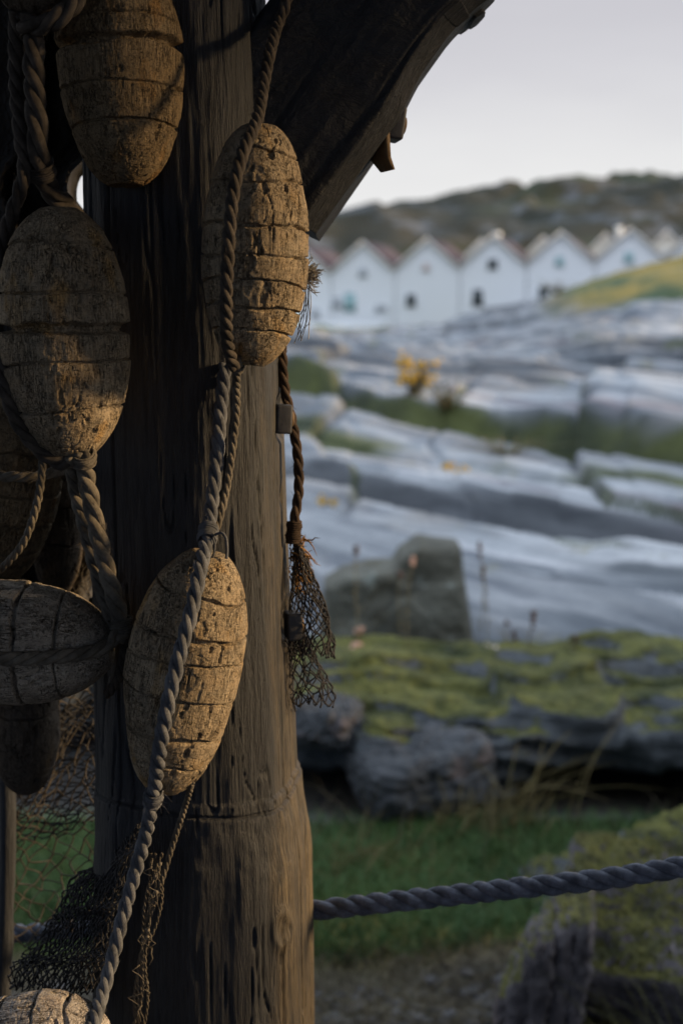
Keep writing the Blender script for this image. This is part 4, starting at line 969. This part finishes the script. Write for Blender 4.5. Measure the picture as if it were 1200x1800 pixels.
# cords round the brown float behind
rope([(-30, 836, 1.2), (20, 838, 1.2), (60, 838, 1.2), (96, 830, 1.22), (120, 826, 1.25)], .0046, 'rope_tan', 'thin rope tied across the orange brown float', seed=10)
rope([(76, 800, 1.2), (72, 850, 1.19), (62, 900, 1.19), (44, 950, 1.19), (18, 985, 1.2), (-10, 1010, 1.22)], .0034, 'rope_tan', 'cord curving down the side of the orange brown float', seed=11)
# over the banded float and down the post
rope([(512, -40, 1.42), (503, 2, 1.38), (496, 24, 1.30), (485, 52, 1.215), (474, 95, 1.18), (463, 150, 1.16), (452, 210, 1.13), (428, 265, 1.08), (410, 340, 1.06), (402, 430, 1.06), (398, 520, 1.06), (400, 600, 1.09), (412, 648, 1.13)], .0049, 'rope_dark', 'dark twisted rope lying over the banded float below the brace', seed=12, pitch=.034)
rope([(424, 628, 1.15), (416, 660, 1.16), (415, 730, 1.17), (407, 800, 1.17), (396, 870, 1.165), (380, 930, 1.15), (368, 952, 1.14)], .0034, 'rope_tan', 'thin cord from the banded float down to the bound joint', seed=13, extra=at_whip([645], .0042, 5, .0007))
def loops(mb, pts):
    at_whip([940, 1402], .0072, 9, .0010)(mb, pts)
    q = spline(drape([(378, 940, 1.13), (388, 936, 1.13), (397, 946, 1.12), (399, 968, 1.12), (397, 990, 1.11)], .0012)[::3]); mb.tube(q, .0012, 6)
    q = spline(drape([(374, 945, 1.13), (378, 962, 1.12), (372, 985, 1.11)], .001)[::3]); mb.tube(q, .001, 6)
    rg = np.random.default_rng(5)
    for _ in range(26):
        b = P(268+rg.uniform(-12, 16), 1402+rg.uniform(-16, 14), 1.105); e = b+np.array([rg.uniform(-.006, .012), rg.uniform(-.008, .0), rg.uniform(-.008, .003)]); mb.tube([b, (b+e)/2+[0, 0, .002], e], [.0003, .00025, .0001], 3, False)
rope([(396, 640, 1.2), (388, 720, 1.19), (382, 800, 1.17), (374, 870, 1.16), (366, 935, 1.14), (352, 1000, 1.09), (336, 1075, 1.07), (316, 1150, 1.06), (298, 1225, 1.06), (282, 1310, 1.07), (272, 1385, 1.10), (258, 1460, 1.13), (236, 1540, 1.14), (214, 1620, 1.14), (194, 1700, 1.13), (172, 1775, 1.14), (150, 1850, 1.16)], .0059, 'rope_grey', 'long thick grey twisted rope slanting down across the sunlit float', seed=14, extra=loops, pitch=.042)
rope([(338, 1374, 1.14), (328, 1410, 1.155), (306, 1478, 1.16), (290, 1530, 1.16), (282, 1556, 1.16)], .0026, 'rope_tan', 'thin cord from the sunlit float to the ragged net strand', seed=15)
# ragged strand of old net hanging along the post
def ragged():
    rg = np.random.default_rng(31); mb = MB()
    ctr = np.array([(276, 1500), (272, 1560), (262, 1620), (252, 1690), (246, 1760), (238, 1840)], float)
    for k in range(7):
        o = rg.normal(0, 7, (len(ctr), 2)); o[:, 1] = 0
        pts = drape([(a+o[i, 0]+6*math.sin(i*2+k), b, 1.17) for i, (a, b) in enumerate(ctr)], .002)
        rope_into(mb, resample(pts), rg.uniform(.0009, .0016), .012, 2, 200, k)
    for k in range(24):
        t = rg.uniform(0, 1); b = np.array([np.interp(t, np.linspace(0, 1, 6), ctr[:, j]) for j in (0, 1)])+rg.normal(0, 6, 2)
        p0 = P(b[0], b[1], 1.150); mb.tube([p0, p0+[rg.normal(0, .004), -.003, -.004], p0+[rg.normal(0, .004), -.001, -.009], p0+[rg.normal(0, .003), .001, -.016]], [.0008, .0007, .0006, .0003], 4)
        if k % 3 == 0: blob(mb, p0, .0022, rg)
    obj('net_strand', mb.build('net_strand'), M['rope_tan'], label='ragged twisted strand of old knotted net beside the long grey rope', cat='net strand')
ragged()
# right of the post
def rust_end(mb, pts): at_whip([930, 950], .006, 7, .0012)(mb, pts)
rope([(478, 470, 1.28), (486, 540, 1.27), (494, 600, 1.27), (500, 680, 1.265), (514, 745, 1.265), (523, 800, 1.265), (525, 860, 1.265), (519, 905, 1.265), (515, 950, 1.265)], .0046, 'rope_rust', 'rusty brown rope hanging down the right side of the post', on=False, seed=16, extra=rust_end, pitch=.04)
fb = MB(); rg = np.random.default_rng(77)
for k in range(90):
    b = P(518+rg.uniform(-10, 16), 945+rg.uniform(-5, 75), 1.275+rg.uniform(-.008, .01)); v = np.array([rg.uniform(-.002, .012), rg.uniform(-.006, .004), rg.uniform(-.014, .003)])
    m_ = b+v*.5+rg.normal(0, .0015, 3); fb.tube([b, m_, b+v, b+v*1.3+rg.normal(0, .002, 3)], [.0008, .0007, .0005, .0002], 4, False)
obj('frayed_fibre', fb.build('frayed_fibre'), M['fibre_orange'], label='orange frayed fibre tuft where the rusty rope meets the small net', cat='frayed rope')
ft = MB()
for k in range(110):
    b = P(534+rg.uniform(-8, 3), 484+rg.normal(0, 7), 1.20+rg.uniform(-.006, .006)); a = rg.normal(.1, .55); l = rg.uniform(.008, .016)
    v = np.array([math.cos(a)*l, rg.normal(0, .004), math.sin(a)*l]); ft.tube([b, b+v*.5+rg.normal(0, .0006, 3), b+v*.85+rg.normal(0, .001, 3), b+v+rg.normal(0, .002, 3)], [.0005, .00045, .0004, .0002], 4, False)
for k in range(9):
    x0 = 532+rg.uniform(-4, 12); c_ = [(x0, 495, 1.20), (x0+rg.normal(0, 4), 530, 1.20), (x0-3+rg.normal(0, 6), 565, 1.20), (x0-7+rg.normal(0, 5), 585+rg.uniform(-15, 25), 1.20)]; ft.tube(spline(pxs(c_), .004), .00035, 4, False)
ft.tube(spline(pxs([(470, 492, 1.22), (505, 486, 1.21), (530, 484, 1.20)]), .003), .005, 10)
obj('frayed_rope_end', ft.build('frayed_rope_end'), M['twine'], label='pale frayed rope end poking out behind the banded float', cat='frayed rope')
fk = MB()
for k in range(50):
    b = P(487+rg.normal(0, 5), 40+rg.uniform(-8, 8), 1.26); a = rg.normal(1.3, .7); l = rg.uniform(.004, .011); v = np.array([math.cos(a)*l, rg.normal(0, .003), math.sin(a)*l])
    fk.tube([b, b+v*.5+rg.normal(0, .001, 3), b+v], [.0008, .0007, .0003], 4, False)
obj('frayed_rope_end', fk.build('frayed_rope_end'), M['rope_dark'], label='dark frayed tuft in the notch between post top and brace', cat='frayed rope')
# fence rope
rope([(-4700, 1560, 1.40), (-1800, 1690, 1.52), (-300, 1680, 1.55), (-120, 1655, 1.50), (90, 1636, 1.46), (260, 1622, 1.41), (420, 1610, 1.36), (550, 1600, 1.32), (700, 1584, 1.30), (900, 1562, 1.27), (1060, 1545, 1.25), (1200, 1524, 1.235), (1500, 1484, 1.22), (2300, 1400, 1.25), (3300, 1320, 1.4), (4420, 1260, 1.7)], .0098, 'rope_blue', 'thick slate blue fence rope stretched from the post to the right', name='fence_rope', on=False, seed=17, pitch=.062, fuzz=420, hand=1)

# ---- nets
def net(name, fn, nu, nv, r, mat, label, seed=1, jit=.25, skip=0.0, knot=1.9, sag=.0, **k):
    """diamond mesh netting knotted over the sheet fn(u, v)"""
    rg = np.random.default_rng(seed); mb = MB()
    nodes = {}
    for j in range(nv+1):
        for i in range(nu+1):
            u = (i+(.5 if j % 2 else 0)+rg.normal(0, jit*.3))/(nu+.5); v = (j+rg.normal(0, jit*.4))/nv
            nodes[i, j] = np.asarray(fn(u, v))
    for (i, j), a in nodes.items():
        if knot: blob(mb, a, r*knot, rg)
        for di in ((0, -1) if j % 2 == 0 else (0, 1)):
            b = nodes.get((i+di, j+1))
            if b is None or rg.random() < skip: continue
            m_ = (a+b)/2+rg.normal(0, np.linalg.norm(b-a)*.12, 3)+[0, 0, -sag]
            mb.tube([a, a*.45+m_*.55, m_*.55+b*.45, b], r*rg.uniform(.8, 1.2), 4, False)
    return obj(name, mb.build(name), M[mat], label=label, cat='fishing net', **k)
# small hanging net bag right of the post
def bag(flare, y0, y1, seed, dx=0):
    def f(u, v):
        a = u*2*math.pi*1.0; py = y0+(y1-y0)*v
        w = np.interp(v, [0, .15, .5, .85, 1], [5, 9, 20, 30, 26])*flare; cx = np.interp(v, [0, .3, .7, 1], [523, 532, 549, 551])+dx
        fold = 1+.25*math.sin(a*3+v*5+seed)
        return P(cx+w*math.cos(a)*fold, py+5*math.sin(a*2+seed), 1.275+.020*math.sin(a)*min(1, v*2+.2)*flare)
    return f
net('fishing_net', bag(1.3, 955, 1152, 1), 17, 18, .00065, 'net_dark', 'small dark net gathered into a bag beside the lower bolt nut', 3, .5)
net('fishing_net', bag(1.2, 1090, 1240, 2.2, -2), 11, 12, .00062, 'net_dark', 'looser black net loops dangling lowest under the small net bag', 4, .6)
# big open net at lower left with grass behind
def sheet(u, v):
    px = -30+215*u+10*math.sin(v*6+u*3); py = 1215+430*v+22*math.sin(u*4+1)
    py = py - 60*math.exp(-((v-.28)/.16)**2)*0 + 40*math.sin(u*5)*math.exp(-((v-.3)/.2)**2)
    v2 = v
    return P(px, py, 1.44+.02*math.sin(u*9+v*4)+.02*math.sin(v*11))
net('fishing_net', sheet, 8, 30, .0008, 'net_brown', 'open brown net stretched over the gap with green grass behind', 5, .6, .02)
def sheet2(u, v):
    px = -30+215*u+14*math.sin(v*5+u*4); py = 1210+250*v+45*u*(1-v)+20*math.sin(u*5)
    return P(px, py, 1.46+.02*math.sin(u*7+v*6))
net('fishing_net', sheet2, 10, 40, .0008, 'net_dark', 'slack dark net bunched in folds above the open brown net', 6, .8, .03)
def swag(k):
    def f(u, v):
        # gathered from the grey rope down to the left
        rx, ry = 262-80*v, 1432+300*v; lx, ly = 168-158*v, 1505+225*v
        px = rx+(lx-rx)*u+9*math.sin(v*13+k*2)*u; py = ry+(ly-ry)*u+20*math.sin(u*math.pi)*(.3+.5*k)+8*math.sin(v*19+k)
        return P(px, py, 1.155+.02*k+.10*u+.012*math.sin(v*20+u*6+k))
    return f
for k, lab in ((0, 'dark net swag stretched from the grey rope down to the left'), (1, 'second layer of the dark net swag hanging behind the first')):
    net('fishing_net', swag(k), 17, 34, .0007, 'net_dark', lab, 7+k, .6, .02)
# heap of folded net hanging behind the left floats: a crumpled mass wrapped in netting
hb = empty('net_bundle', P(40, 1200, 1.47), label='heavy dark bundle of folded net hanging behind the left floats', cat='net bundle')
def fold(u, v, o=0.0):
    py = -420+1630*v+22*math.sin(u*11)*(v > .6)
    rightpx = np.interp(py, [-420, 250, 300, 345, 400, 1000, 1240], [172, 168, 130, 124, 150, 168, 150]) - 8*math.sin(py/23.0)
    px = -330+(rightpx+330)*u
    q = np.array([[u*5, v*2.2, 0.3]]); w = .035*math.sin(u*21+2.5*math.sin(v*4))+.02*math.sin(u*47+3*v)+.025*float(vn(q, 5)[0])
    return P(px, py, 1.46-o+w)
NU, NV = 130, 150
V = np.array([[fold(i/(NU-1), j/(NV-1)) for i in range(NU)] for j in range(NV)]).reshape(-1, 3)
V += (.004*fbm(V*[90, 90, 45], 3, 401))[:, None]*np.array([0, 1, 0])
Vb = V+np.array([0, .05, 0]); nn = len(V); Qf = grid_q(NV, NU); 
ring = list(range(NU))+[j*NU+NU-1 for j in range(1, NV)]+[(NV-1)*NU+i for i in range(NU-2, -1, -1)]+[j*NU for j in range(NV-2, 0, -1)]
Qs = [(ring[i], ring[(i+1) % len(ring)], ring[(i+1) % len(ring)]+nn, ring[i]+nn) for i in range(len(ring))]
core = obj('folded_net', mesh_np('folded_net', np.concatenate([V, Vb]), np.concatenate([Qf, Qf[:, ::-1]+nn, np.array(Qs)])), mat_plain('packed_net', (.05,.046,.042), .9, .5, 160), hb)
core.matrix_parent_inverse = Matrix.Translation(-hb.location)
nt = net('netting', lambda u, v: fold(u, v, .006), 46, 150, .0006, 'net_brown', None, 9, .6, .1, 1.6); del nt['category']
nt.parent = hb; nt.matrix_parent_inverse = Matrix.Translation(-hb.location)
# left post of the net rack
def pole():
    pts = spline([P(2, 1150, 1.40), P(12, 1330, 1.40), P(14, 1480, 1.40), P(10, 1640, 1.40), P(4, 1800, 1.40), P(2, 2100, 1.40)], .006)
    mb = MB(); mb.tube(pts, .0085+.0008*vn(pts*[20,20,30], 8), 20); me = mb.build('net_pole'); return me
obj('net_pole', pole(), M['dark_wood'], label='thin dark upright pole at the left edge of the open net', cat='pole')
